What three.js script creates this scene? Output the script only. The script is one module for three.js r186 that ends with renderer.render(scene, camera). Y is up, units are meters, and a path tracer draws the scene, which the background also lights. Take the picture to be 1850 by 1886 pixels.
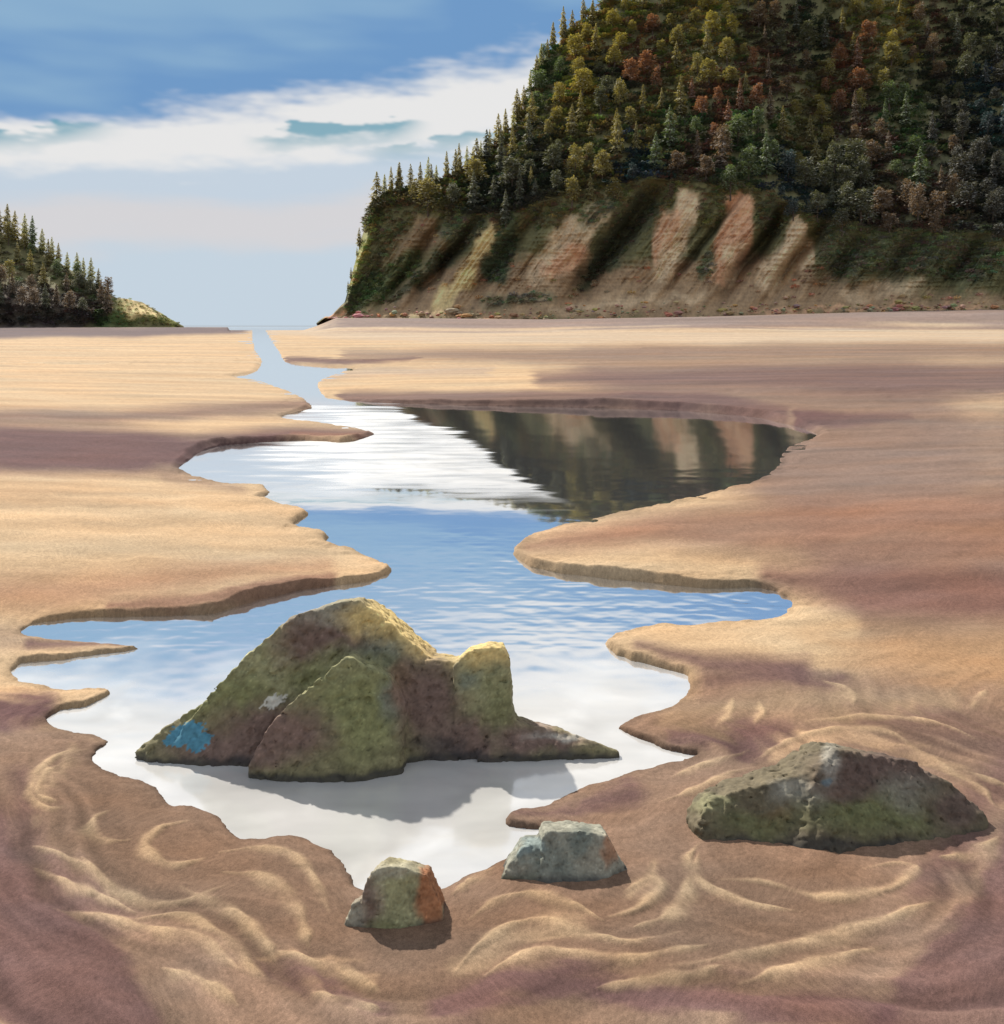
import * as THREE from 'three';
import { ConvexHull } from 'three/addons/math/ConvexHull.js';
import { ImprovedNoise } from 'three/addons/math/ImprovedNoise.js';
import { mergeGeometries } from 'three/addons/utils/BufferGeometryUtils.js';

// ───────────────────────── camera, sky, sun, exposure ─────────────────────────
// plan drawing units: the site is surveyed from the camera station in units of 1/FOC radian
const FOC = 1700, CX = 925, HZ = 601, EYE = 1.6;
const scene = new THREE.Scene();
const camera = new THREE.PerspectiveCamera(2 * Math.atan(943 / FOC) * 180 / Math.PI, 1850 / 1886, 0.1, 6000);
camera.position.set(0, EYE, 0);
camera.setViewOffset(1850, 1886, 0, 943 - HZ, 1850, 1886);
camera.updateProjectionMatrix();

const renderer = new THREE.WebGLRenderer({ antialias: true });
renderer.toneMapping = THREE.LinearToneMapping;
renderer.toneMappingExposure = 1.35;
renderer.shadowMap.enabled = true;

const SUN_AZ = -29 * Math.PI / 180, SUN_EL = 35 * Math.PI / 180;      // behind the scene, a little to the left
const sunDir = new THREE.Vector3(Math.sin(SUN_AZ) * Math.cos(SUN_EL), Math.sin(SUN_EL), -Math.cos(SUN_AZ) * Math.cos(SUN_EL));
const sun = new THREE.DirectionalLight(new THREE.Color(1.0, 0.935, 0.84), 5);
sun.position.copy(sunDir).multiplyScalar(600); sun.target.position.set(0, 0, -100);
sun.castShadow = true; sun.shadow.radius = 2; sun.shadow.mapSize.set(4096, 4096);
Object.assign(sun.shadow.camera, { left: -400, right: 400, top: 400, bottom: -400, near: 1, far: 1500 });
scene.add(sun, sun.target);

// ───────────────────────── small maths ─────────────────────────
const PN = new ImprovedNoise();
const noise = (x, y, z = 0) => PN.noise(x + 71.3, y + 13.7, z + 5.1);
const fbm = (x, y, z = 0, o = 4) => { let s = 0, a = 0.5; for (let i = 0; i < o; i++) { s += a * noise(x, y, z); x = x * 2.03 + 7; y = y * 2.03 - 3; z = z * 2.03 + 1; a *= 0.5; } return s; };
const clamp = (x, a = 0, b = 1) => x < a ? a : x > b ? b : x;
const scale3 = (c, k) => c.map((q) => q * k);
const sstep = (a, b, x) => { const t = clamp((x - a) / (b - a)); return t * t * (3 - 2 * t); };
const lerp = (a, b, t) => a + (b - a) * t;
const curve = (pts) => (x) => {                     // piecewise linear, eased
  if (x <= pts[0][0]) return pts[0][1];
  for (let i = 1; i < pts.length; i++) if (x <= pts[i][0]) { const [x0, y0] = pts[i - 1], [x1, y1] = pts[i]; return lerp(y0, y1, (x - x0) / (x1 - x0)); }
  return pts[pts.length - 1][1];
};
let seed = 20240611;
const rnd = () => { seed = (seed + 0x6D2B79F5) | 0; let t = Math.imul(seed ^ (seed >>> 15), 1 | seed); t = (t + Math.imul(t ^ (t >>> 7), 61 | t)) ^ t; return ((t ^ (t >>> 14)) >>> 0) / 4294967296; };
const rr = (a, b) => a + (b - a) * rnd();
const S = (c) => c <= 0.04045 ? c / 12.92 : Math.pow((c + 0.055) / 1.055, 2.4);
const RGB = (r, g, b) => [S(r / 255), S(g / 255), S(b / 255)];
const mix3 = (a, b, t) => [lerp(a[0], b[0], t), lerp(a[1], b[1], t), lerp(a[2], b[2], t)];

// ───────────────────────── the sky ─────────────────────────
{
  const W = 4096, H = 2048, data = new Float32Array(W * H * 4);
  const pale = RGB(196, 209, 222), lowBlue = RGB(196, 210, 222), rose = RGB(212, 211, 214), white = RGB(232, 231, 230), blueA = RGB(112, 153, 198), blueB = RGB(142, 177, 206), teal = RGB(104, 160, 180), zen = RGB(118, 160, 208);
  const D2R = Math.PI / 180;
  for (let row = 0; row < H; row++) {
    const el = ((row + 0.5) / H - 0.5) * 180, ce = Math.cos(el * D2R), se = Math.sin(el * D2R);
    for (let col = 0; col < W; col++) {
      const k = (row * W + col) * 4;
      if (el < -3) { data[k] = data[k + 1] = data[k + 2] = 0.25; data[k + 3] = 1; continue; }
      const az0 = ((col + 0.5) / W - 0.5) * 360;              // degrees, -90 is straight ahead
      let az = az0 + 90; if (az > 180) az -= 360;             // 0 ahead, + to the right
      const x = Math.cos(az0 * D2R) * ce, z = Math.sin(az0 * D2R) * ce;
      // soft streaky noise, drawn out along the horizon
      const n1 = fbm(x * 5, se * 26, z * 5, 3), n2 = fbm(x * 15 + 9, se * 70, z * 15, 4) + 0.35 * fbm(x * 60, se * 190, z * 60, 2);
      // cloud decks rise to the right; tilt fades away from the view so that it closes round the dome
      const tilt = 11 * Math.sin(az * D2R) + 0.6;
      const e = el - tilt * sstep(3, 13, el) * (1 - sstep(30, 60, el)) + n1 * 1.6 + n2 * 0.5;
      let c = mix3(lowBlue, rose, sstep(3.2, 6.5, e + n1 * 2));
      c = mix3(c, pale, sstep(7.5, 9.5, e));
      c = mix3(c, white, sstep(10.2, 12.2, e + n2 * 1.0) * 0.95);
      const blue = mix3(blueA, blueB, clamp(sstep(16, 21, e + n1 * 4) * 0.75 + n1 * 0.5));
      const over = Math.abs(az) > 60 ? 1 : 1;
      c = mix3(c, blue, sstep(14.2, 16.2, e + n2 * 0.9) * over);
      // high white cloud above the blue, broken further up
      const hi = sstep(21.8, 24.8, el + n1 * 2.2 + n2 * 0.8);
      const brk = clamp(0.78 + 1.3 * fbm(x * 3.1 + 4, se * 5, z * 3.1 - 2, 4));
      c = mix3(c, mix3(zen, white, brk), hi);
      // two long slate-teal cloud shelves below the white band
      const shelf = (a0, a1, e0, th, lean) => {
        const t = clamp((az - a0) / (a1 - a0));
        const mid = e0 + lean * (t - 0.5) + n2 * 1.3 + n1 * 0.3;
        const w = sstep(0, 0.22, t) * (1 - sstep(0.72, 1, t));
        const d = el - mid;
        return w * (d > 0 ? 1 - sstep(0.0, th * 0.3, d) : 1 - sstep(0.1, th * 1.5, -d));
      };
      let sh = Math.max(shelf(-38, -21.5, 10.5, 0.85, 2.4), shelf(-16, -4, 11.9, 0.95, 1.2), shelf(-10, 8, 11.6, 0.7, 2.2) * 0.6);
      sh = Math.max(sh, shelf(40, 58, 12.6, 1, 1.4), shelf(95, 120, 12.2, 1.1, -1), shelf(-90, -70, 12.4, 1, 1.2), shelf(-160, -135, 12.2, 1, 1));
      c = mix3(c, teal, clamp(sh * (0.95 + n2 * 1.8)) * 0.85);
      const K = 0.75; data[k] = c[0] * K; data[k + 1] = c[1] * K; data[k + 2] = c[2] * K; data[k + 3] = 1;
    }
  }
  const t = new THREE.DataTexture(data, W, H, THREE.RGBAFormat, THREE.FloatType);
  t.mapping = THREE.EquirectangularReflectionMapping; t.magFilter = THREE.LinearFilter; t.minFilter = THREE.LinearFilter; t.needsUpdate = true;
  scene.background = t; scene.environment = t;
}

// ───────────────────────── the site plan ─────────────────────────
// The stream falls gently towards the near pool: slope in degrees against distance.
const slopeAt = curve([[2.8, 0], [3.6, 0.6], [4.6, 1.7], [5.6, 2.9], [6.6, 3.7], [7.5, 3.9], [8.6, 0]]);
const LV = (() => { const N = 4000, a = new Float64Array(N + 1), M = 10; for (let i = N - 1; i >= 0; i--) a[i] = a[i + 1] - Math.tan(slopeAt((i + 0.5) / N * M) * Math.PI / 180) * M / N; return (D) => D >= M ? 0 : a[Math.max(0, Math.floor(D / M * N))]; })();
const rowOf = (D) => HZ + FOC * (EYE - LV(D)) / D;
function distOf(v) {                                      // distance along the view axis of plan row v
  if (v <= HZ + 0.5) return 5440;
  let lo = 0.5, hi = 6000; for (let i = 0; i < 50; i++) { const m = (lo + hi) / 2; if (rowOf(m) > v) lo = m; else hi = m; } return (lo + hi) / 2;
}
const onPlan = (u, v) => { const D = distOf(v); return [(u - CX) / FOC * D, -D]; };
const at = (u, v, D) => [(u - CX) / FOC * D, EYE - (v - HZ) / FOC * D, -D];   // a surveyed point at distance D

// waterline: plan column, plan row, height of the cut bank above that stretch (0: gentle shore)
const shore = [
  [484, 606, 0], [492, 614, 0], [498, 626, 0], [514, 648, 6], [528, 668, 11], [600, 676, 9], [655, 678, 4], [620, 688, 0], [592, 700, 0], [583, 709, 12], [600, 731, 20], [660, 739, 26], [720, 743, 28], [900, 748, 30], [1100, 752, 30],
  [1250, 757, 26], [1400, 770, 18], [1505, 800, 8], [1450, 826, 0], [1432, 858, 0], [1400, 882, 0], [1300, 910, 0], [1200, 931, 0], [1120, 948, 0], [1050, 965, 0], [985, 981, 0], [955, 1000, 8], [946, 1022, 22], [975, 1044, 32], [1060, 1060, 38],
  [1200, 1074, 40], [1300, 1084, 34], [1400, 1083, 18], [1448, 1100, 10], [1458, 1116, 0], [1420, 1138, 0], [1300, 1148, 0], [1200, 1151, 0], [1140, 1166, 4], [1114, 1187, 18], [1135, 1207, 26], [1200, 1226, 28], [1258, 1242, 20], [1270, 1255, 10],
  [1260, 1282, 0], [1228, 1304, 0], [1165, 1324, 0], [1141, 1342, 6], [1190, 1366, 22], [1250, 1388, 18], [1287, 1394, 6], [1220, 1407, 0], [1150, 1427, 0], [1060, 1456, 0], [1010, 1480, 0], [958, 1492, 6], [930, 1506, 14], [940, 1524, 20],
  [1000, 1530, 18], [1005, 1546, 0], [930, 1582, 0], [850, 1616, 0], [800, 1640, 0], [700, 1650, 0], [655, 1630, 0], [640, 1600, 0], [610, 1566, 0], [560, 1542, 0], [500, 1540, 0], [442, 1546, 0], [400, 1502, 0], [342, 1482, 0], [312, 1482, 0],
  [290, 1450, 0], [248, 1434, 0], [200, 1422, 0], [172, 1402, 4], [180, 1384, 0], [203, 1366, 0], [168, 1353, 0], [108, 1341, 0], [88, 1326, 4], [112, 1310, 14], [160, 1302, 22], [206, 1278, 18], [180, 1268, 4], [110, 1268, 0], [50, 1256, 0],
  [22, 1240, 4], [42, 1222, 12], [110, 1216, 18], [180, 1206, 16], [256, 1195, 6], [180, 1182, 0], [100, 1178, 0], [42, 1168, 0], [62, 1150, 6], [150, 1138, 10], [280, 1136, 14], [390, 1131, 32], [460, 1111, 38], [560, 1086, 40], [680, 1071, 34],
  [724, 1052, 14], [700, 1036, 4], [650, 1010, 0], [604, 999, 6], [606, 986, 12], [548, 972, 8], [540, 966, 4], [571, 948, 12], [550, 936, 6], [490, 926, 6], [482, 921, 8], [496, 906, 10], [480, 893, 0], [420, 890, 0], [388, 884, 0], [334, 866, 4],
  [345, 850, 10], [382, 828, 14], [430, 819, 14], [560, 812, 14], [640, 815, 16], [691, 801, 14], [660, 789, 2], [600, 780, 0], [560, 775, 0], [520, 768, 8], [575, 752, 18], [562, 736, 4], [546, 726, 0], [500, 709, 0], [476, 701, 0],
  [425, 693, 10], [470, 686, 18], [484, 666, 4], [471, 645, 0], [467, 625, 0], [466, 606, 0],
];
const SEG = [];
{
  // smooth and roughen the traced line a little
  const P = []; const n = shore.length;
  for (let i = 0; i < n; i++) {
    const a = shore[(i + n - 1) % n], b = shore[i], c = shore[(i + 1) % n], d = shore[(i + 2) % n];
    const steps = i === n - 1 ? 1 : 4;
    for (let k = 0; k < steps; k++) {
      const t = k / steps, f = (j) => { const T = 0.35; const m0 = (c[j] - a[j]) * T, m1 = (d[j] - b[j]) * T; return (2 * t ** 3 - 3 * t * t + 1) * b[j] + (t ** 3 - 2 * t * t + t) * m0 + (-2 * t ** 3 + 3 * t * t) * c[j] + (t ** 3 - t * t) * m1; };
      let u = i === n - 1 ? b[0] : f(0), v = i === n - 1 ? b[1] : f(1);
      const amp = clamp((v - 640) / 300) * 3.0;
      u += noise(u * 0.05, v * 0.09, 3) * amp * 2.2; v += noise(u * 0.04, v * 0.1, 8) * amp * 0.7;
      P.push([u, v, Math.max(0, lerp(b[2], c[2], t))]);
    }
  }
  const Q = P.map(([u, v, b]) => { const D = distOf(v); return { x: (u - CX) / FOC * D, z: -D, D, b: b / FOC * D }; });
  for (let i = 0; i < Q.length; i++) { const p = Q[i], q = Q[(i + 1) % Q.length]; const dx = q.x - p.x, dz = q.z - p.z; SEG.push({ x0: p.x, z0: p.z, dx, dz, L2: dx * dx + dz * dz || 1e-9, b0: p.b, b1: q.b, D: (p.D + q.D) / 2, zlo: Math.min(p.z, q.z), zhi: Math.max(p.z, q.z), xlo: Math.min(p.x, q.x), xhi: Math.max(p.x, q.x) }); }
}
const insideWater = (x, z) => { let c = false; for (const s of SEG) { const z1 = s.z0 + s.dz; if ((s.z0 > z) !== (z1 > z) && x < s.dx * (z - s.z0) / s.dz + s.x0) c = !c; } return c; };

// distance to rocks, for the flow marks in the sand
const rockSpots = [[-0.75, -3.55, 0.55], [-0.28, -2.72, 0.13], [0.22, -3.0, 0.2], [0.98, -3.15, 0.42]];

const beachRise = curve([[560, 0], [620, 4.2], [800, 4.0], [1000, 3.6], [1300, 4.4], [1600, 5.8], [1850, 6.6], [2600, 8]]);
function landAt(x, z) {                                   // returns [height, signed shore distance, flow distance]
  const D = -z;
  const lv = LV(D);
  if (D < 1.2) return [lv + 0.05 + 0.02 * fbm(x, z, 1, 3), 3, 3];
  let best = 1e9, h = 1e9; const crumble = 1.12 + 0.9 * fbm(x * 22 / D, Math.log(D) * 9, 61, 3);
  for (let i = 0; i < SEG.length; i++) {
    const s = SEG[i];
    const ex = x < s.xlo ? s.xlo - x : x > s.xhi ? x - s.xhi : 0, ez = z < s.zlo ? s.zlo - z : z > s.zhi ? z - s.zhi : 0;
    const e2 = ex * ex + ez * ez;
    if (e2 > best * best && e2 > (0.35 * D) ** 2) continue;
    let t = ((x - s.x0) * s.dx + (z - s.z0) * s.dz) / s.L2; t = t < 0 ? 0 : t > 1 ? 1 : t;
    const px = x - s.x0 - s.dx * t, pz = z - s.z0 - s.dz * t, d = Math.sqrt(px * px + pz * pz);
    if (d < best) best = d;
    const b = (s.b0 + (s.b1 - s.b0) * t) * crumble;
    const gentle = 0.28 * EYE / s.D * d;
    const w = 0.55 * b + 0.003 * s.D + 0.010 * s.D * sstep(4, 12, s.D);
    const cut = b * sstep(0, w, d) + gentle * 0.5;
    const prof = b > 0.002 * s.D ? Math.max(cut, gentle) : gentle;
    if (prof < h) h = prof;
  }
  const wet = insideWater(x, z);
  if (wet) return [lv - 0.03 - 0.5 * Math.min(best * 0.25, 0.25), -best, 0];
  const sc = 1 / Math.max(D, 3);
  // cap: low swells of the sand flats
  const u = CX + FOC * x / D;
  const ck = lerp(0.009, 0.030, sstep(3.6, 7.5, D)); let cap = (ck + 0.6 * ck * fbm(x * 6.6 * sc, Math.log(D) * 7, 2, 3)) * Math.max(D, 2.2);
  cap = Math.min(cap, 0.9 + 0.2 * fbm(x * 0.05, z * 0.05, 4));
  h = h * cap / (h + cap) * 1.35; 
  if (h > 0) h = Math.min(h, cap);
  if (D > 120) { h *= 1; h += sstep(190 + 40 * fbm(x * 0.012, 3, 1, 3), 290, D) * (u > 560 ? beachRise(u) : 0) + (u < 420 ? sstep(230, 330, D) * 1.2 : 0); if (u > 330 && u < 620) h -= sstep(380, 520, D) * 4; if (D > 500) h -= sstep(500, 900, D) * 8; }
  let fd = best; for (const [rx, rz, r] of rockSpots) { const d = Math.hypot(x - rx, (z - rz) * 1.1) - r; const k = 0.25; const t = clamp(0.5 + 0.5 * (d - fd) / k); fd = lerp(d, fd, t) - k * t * (1 - t); }
  return [lv + h + 0.006 * sstep(0, 0.02, best) + 0.0042 * Math.min(D, 10) * fbm(x * 34 / D, Math.log(D) * 40, 63, 4) * (1 - sstep(0.01 * D, 0.05 * D, best)), best, fd];
}

// ───────────────────────── sand colours, by place on the plan ─────────────────────────
const tan = [0.425, 0.298, 0.178], cream = [0.41, 0.31, 0.215], midTan = [0.19, 0.121, 0.083], plum = [0.104, 0.056, 0.054], rust = [0.225, 0.108, 0.064], dun = [0.18, 0.122, 0.096], brown = [0.143, 0.088, 0.058], ochre = [0.345, 0.205, 0.105], greyPlum = [0.118, 0.085, 0.085];
const patches = [                                         // [colour, softness, strength, points: column, row, half width]
  [midTan, 40, 1, [[-800, 1500, 260], [600, 1700, 320], [1300, 1600, 330], [2600, 1500, 330]]],
  [mix3(dun, midTan, 0.5), 60, 1, [[1100, 700, 40], [1600, 850, 190], [1700, 1100, 160], [2600, 1000, 300]]],
  [brown, 60, 0.8, [[150, 1500, 120], [450, 1650, 130], [700, 1800, 110], [1200, 1750, 130], [1500, 1700, 110]]],
  // left bank, far to near
  [greyPlum, 5, 1, [[-900, 612, 8], [0, 613, 9], [250, 613, 7], [455, 608, 4]]],
  [plum, 18, 1, [[-900, 842, 46], [0, 842, 44], [220, 842, 42], [360, 842, 28], [560, 800, 12], [690, 800, 8]]],
  [plum, 14, 0.75, [[-200, 785, 16], [200, 780, 14], [430, 762, 12], [575, 747, 12]]],
  [mix3(plum, rust, 0.4), 5, 0.9, [[540, 806, 4], [680, 806, 4]]],
  [mix3(plum, tan, 0.35), 18, 0.8, [[300, 880, 12], [440, 905, 8]]],
  [ochre, 20, 0.5, [[-200, 930, 20], [160, 928, 20], [300, 945, 10]]],
  [mix3(rust, tan, 0.3), 24, 0.9, [[-900, 1110, 26], [100, 1105, 26], [300, 1085, 22], [600, 1052, 10]]],
  [mix3(rust, plum, 0.4), 8, 0.8, [[200, 1128, 8], [400, 1118, 12], [600, 1075, 10]]],
  [mix3(dun, tan, 0.4), 20, 0.8, [[-200, 1180, 30], [40, 1180, 26]]],
  [plum, 10, 0.9, [[60, 1190, 10], [150, 1192, 8], [240, 1196, 4]]],
  [ochre, 12, 0.45, [[-60, 1270, 12], [110, 1274, 6]]],
  [plum, 22, 1, [[-900, 1330, 55], [-40, 1330, 48], [80, 1308, 22]]],
  // right bank, far to near
  [cream, 6, 1, [[500, 612, 6], [900, 622, 14], [1400, 624, 14], [2600, 622, 16]]],
  [mix3(midTan, dun, 0.5), 12, 0.9, [[640, 655, 8], [1000, 660, 16], [1500, 655, 16], [2600, 660, 24]]],
  [plum, 4, 0.9, [[530, 663, 6], [640, 670, 5], [760, 664, 3]]],
  [mix3(cream, plum, 0.25), 6, 0.8, [[600, 696, 8], [700, 688, 9], [900, 690, 8]]],
  [mix3(plum, dun, 0.35), 18, 0.95, [[1000, 706, 14], [1300, 706, 22], [1700, 716, 34], [2600, 720, 40]]],
  [mix3(plum, dun, 0.2), 8, 0.9, [[640, 736, 12], [900, 742, 14], [1300, 750, 12], [1440, 772, 9]]],
  [plum, 6, 0.95, [[1470, 778, 12], [1560, 784, 13], [1672, 781, 7]]],
  [dun, 40, 0.9, [[1450, 870, 50], [1700, 850, 80], [2600, 860, 90]]],
  [mix3(rust, dun, 0.35), 30, 0.9, [[970, 1012, 14], [1200, 985, 36], [1500, 990, 60], [2600, 1010, 80]]],
  [mix3(rust, midTan, 0.55), 16, 0.7, [[1540, 1020, 8], [1800, 1000, 14], [2300, 1010, 20]]],
  [mix3(plum, rust, 0.35), 24, 0.9, [[1420, 1070, 18], [1600, 1100, 40], [1850, 1120, 45], [2600, 1120, 50]]],
  [tan, 14, 0.95, [[1130, 1172, 10], [1300, 1168, 14], [1470, 1150, 14], [1560, 1170, 20]]],
  [ochre, 40, 0.75, [[1500, 1190, 22], [1750, 1230, 55], [2400, 1260, 60]]],
  [mix3(plum, dun, 0.2), 16, 0.9, [[1180, 1200, 8], [1290, 1232, 16], [1480, 1245, 20]]],
  [plum, 26, 0.85, [[1300, 1262, 18], [1420, 1262, 22], [1560, 1268, 14]]],
  [mix3(brown, tan, 0.4), 26, 0.8, [[1230, 1318, 18], [1500, 1310, 26], [1750, 1310, 20]]],
  [plum, 18, 0.85, [[1240, 1365, 12], [1350, 1370, 22], [1450, 1375, 12]]],
  [mix3(plum, brown, 0.5), 26, 0.8, [[1600, 1345, 12], [1750, 1360, 22], [1860, 1380, 26]]],
  [mix3(tan, rust, 0.3), 12, 0.75, [[1440, 1400, 12], [1540, 1366, 8], [1680, 1384, 8], [1800, 1450, 7], [1838, 1500, 6]]],
  [plum, 22, 0.8, [[960, 1500, 8], [1060, 1500, 12], [1150, 1472, 26]]],
  // near ground
  [mix3(plum, brown, 0.15), 18, 0.95, [[-900, 1500, 300], [-120, 1460, 100], [-60, 1620, 90], [60, 1790, 130], [180, 1930, 130]]],  // lower left corner: vignette darkening painted into the sand
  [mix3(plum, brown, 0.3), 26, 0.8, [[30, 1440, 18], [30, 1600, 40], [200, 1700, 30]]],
  [mix3(plum, brown, 0.15), 18, 0.9, [[1960, 1420, 70], [1930, 1600, 90], [1860, 1760, 110], [1700, 1930, 110], [2600, 1800, 500]]],  // vignette dark of the lower right corner, put into the sand colour
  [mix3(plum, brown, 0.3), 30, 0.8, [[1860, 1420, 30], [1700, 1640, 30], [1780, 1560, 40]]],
  [plum, 22, 0.85, [[820, 1880, 30], [950, 1840, 26], [1060, 1820, 26], [1200, 1860, 36], [1600, 1900, 40]]],
  [plum, 20, 0.7, [[500, 1800, 8], [700, 1890, 22]]],
  [mix3(tan, rust, 0.45), 9, 0.7, [[490, 1772, 7], [600, 1785, 9], [690, 1822, 7]]],
  [mix3(tan, brown, 0.35), 16, 0.6, [[60, 1490, 10], [90, 1440, 8], [140, 1400, 6]]],
  [mix3(tan, brown, 0.35), 18, 0.6, [[850, 1800, 14], [960, 1740, 18], [1080, 1720, 14]]],
  [mix3(tan, brown, 0.3), 12, 0.6, [[1160, 1660, 8], [1200, 1630, 6], [1205, 1600, 5]]],
];
for (const p of patches) { const xs = p[3]; let lo = 1e9, hi = -1e9, l = 1e9, r = -1e9; for (const [u, v, w] of xs) { lo = Math.min(lo, v - w); hi = Math.max(hi, v + w); l = Math.min(l, u - w); r = Math.max(r, u + w); } p.push([l - 2 * p[1] - 40, r + 2 * p[1] + 40, lo - 2 * p[1] - 12, hi + 2 * p[1] + 12]); }
function strokeDist(pts, u, v) {
  let m = 1e9;
  for (let i = 0; i < pts.length - 1; i++) {
    const [ax, ay, aw] = pts[i], [bx, by, bw] = pts[i + 1], dx = bx - ax, dy = by - ay;
    const t = clamp(((u - ax) * dx + (v - ay) * dy) / (dx * dx + dy * dy));
    const d = Math.hypot(u - ax - dx * t, v - ay - dy * t) - lerp(aw, bw, t);
    if (d < m) m = d;
  }
  return m;
}
function sandColor(x, z, sd, fd, ripple, curl = 0) {
  const D = -z;
  if (D < 1.6) return mix3(brown, plum, clamp(0.5 + fbm(x * 2, z * 2, 1)));
  let v = rowOf(D), u = CX + FOC * x / D;
  if (v < HZ) v = HZ;
  const near = sstep(1150, 1350, v);
  const wu = fbm(x * 5 / Math.sqrt(D), z * 5 / Math.sqrt(D), 7, 3) * lerp(40, 50, near), wv = fbm(u * 0.006, v * 0.03, 2, 4) * lerp(8, 40, near) + ripple * 46 * near;
  u += wu; v += wv;
  let c = tan;
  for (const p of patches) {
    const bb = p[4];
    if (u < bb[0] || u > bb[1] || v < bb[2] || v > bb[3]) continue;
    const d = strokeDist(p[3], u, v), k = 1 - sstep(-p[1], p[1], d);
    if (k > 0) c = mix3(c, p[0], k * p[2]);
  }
  if (D > 176 && u > 560) c = mix3(c, [0.17, 0.125, 0.12], sstep(205, 235, D + 60 * fbm(x * 0.02, z * 0.05, 3)) * sstep(560, 640, u) * 0.8);  // strip of hill shadow on the far beach, painted into the sand
  // striations: darker mineral grains drawn out along the shore, and mixed tones
  const lz = Math.log(D), xr = x / D;
  const st = D > 5.2 ? fbm(xr * 5, lz * 26, 11, 4) : D > 4.2 ? lerp(fbm(xr * 5 + 30, fd * 12, 11, 4), fbm(xr * 5, lz * 26, 11, 4), D - 4.2) : fbm(xr * 5 + 30, fd * 12, 11, 4);
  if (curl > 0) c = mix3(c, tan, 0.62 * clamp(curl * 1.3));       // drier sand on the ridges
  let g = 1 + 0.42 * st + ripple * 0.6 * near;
  g *= 1 + 0.13 * noise(xr * 170, lz * 190, 2) + 0.10 * noise(xr * 420, lz * 420, 5);
  const warm = 0.16 * fbm(xr * 6, lz * 12, 21, 3);
  // freshly wetted margin
  const wetEdge = 1 - 0.30 * (1 - sstep(0, 0.012 * D, sd + 0.004 * D * st)) * sstep(700, 900, v);
  g *= wetEdge;
  g *= 1.45;
  return [clamp(c[0] * g * (1 + warm), 0.01, 0.95), clamp(c[1] * g, 0.01, 0.9), clamp(c[2] * g * (1 - warm), 0.01, 0.85)];
}
// flow marks left by the ebbing water: ridges a few millimetres high that wrap round pool and rocks
function rippleAt(x, z, fd) {
  const D = -z; if (D > 5.4 || D < 1.2) return 0;
  const a = sstep(0.0, 0.12, fd) * (1 - sstep(3.7, 5.2, D)) * clamp(0.62 + 1.6 * fbm(x * 1.1, z * 1.3, 51, 3), 0.12, 1.1);
  if (a <= 0) return 0;
  const wx = 0.16 * fbm(x * 1.7, z * 1.7, 31, 3), f = fd + wx;
  const n = noise(f * 15, x * 1.1, z * 1.1) * 0.8 + noise(f * 31, x * 2.2, z * 2.2) * 0.2;
  return a * n;
}

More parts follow.
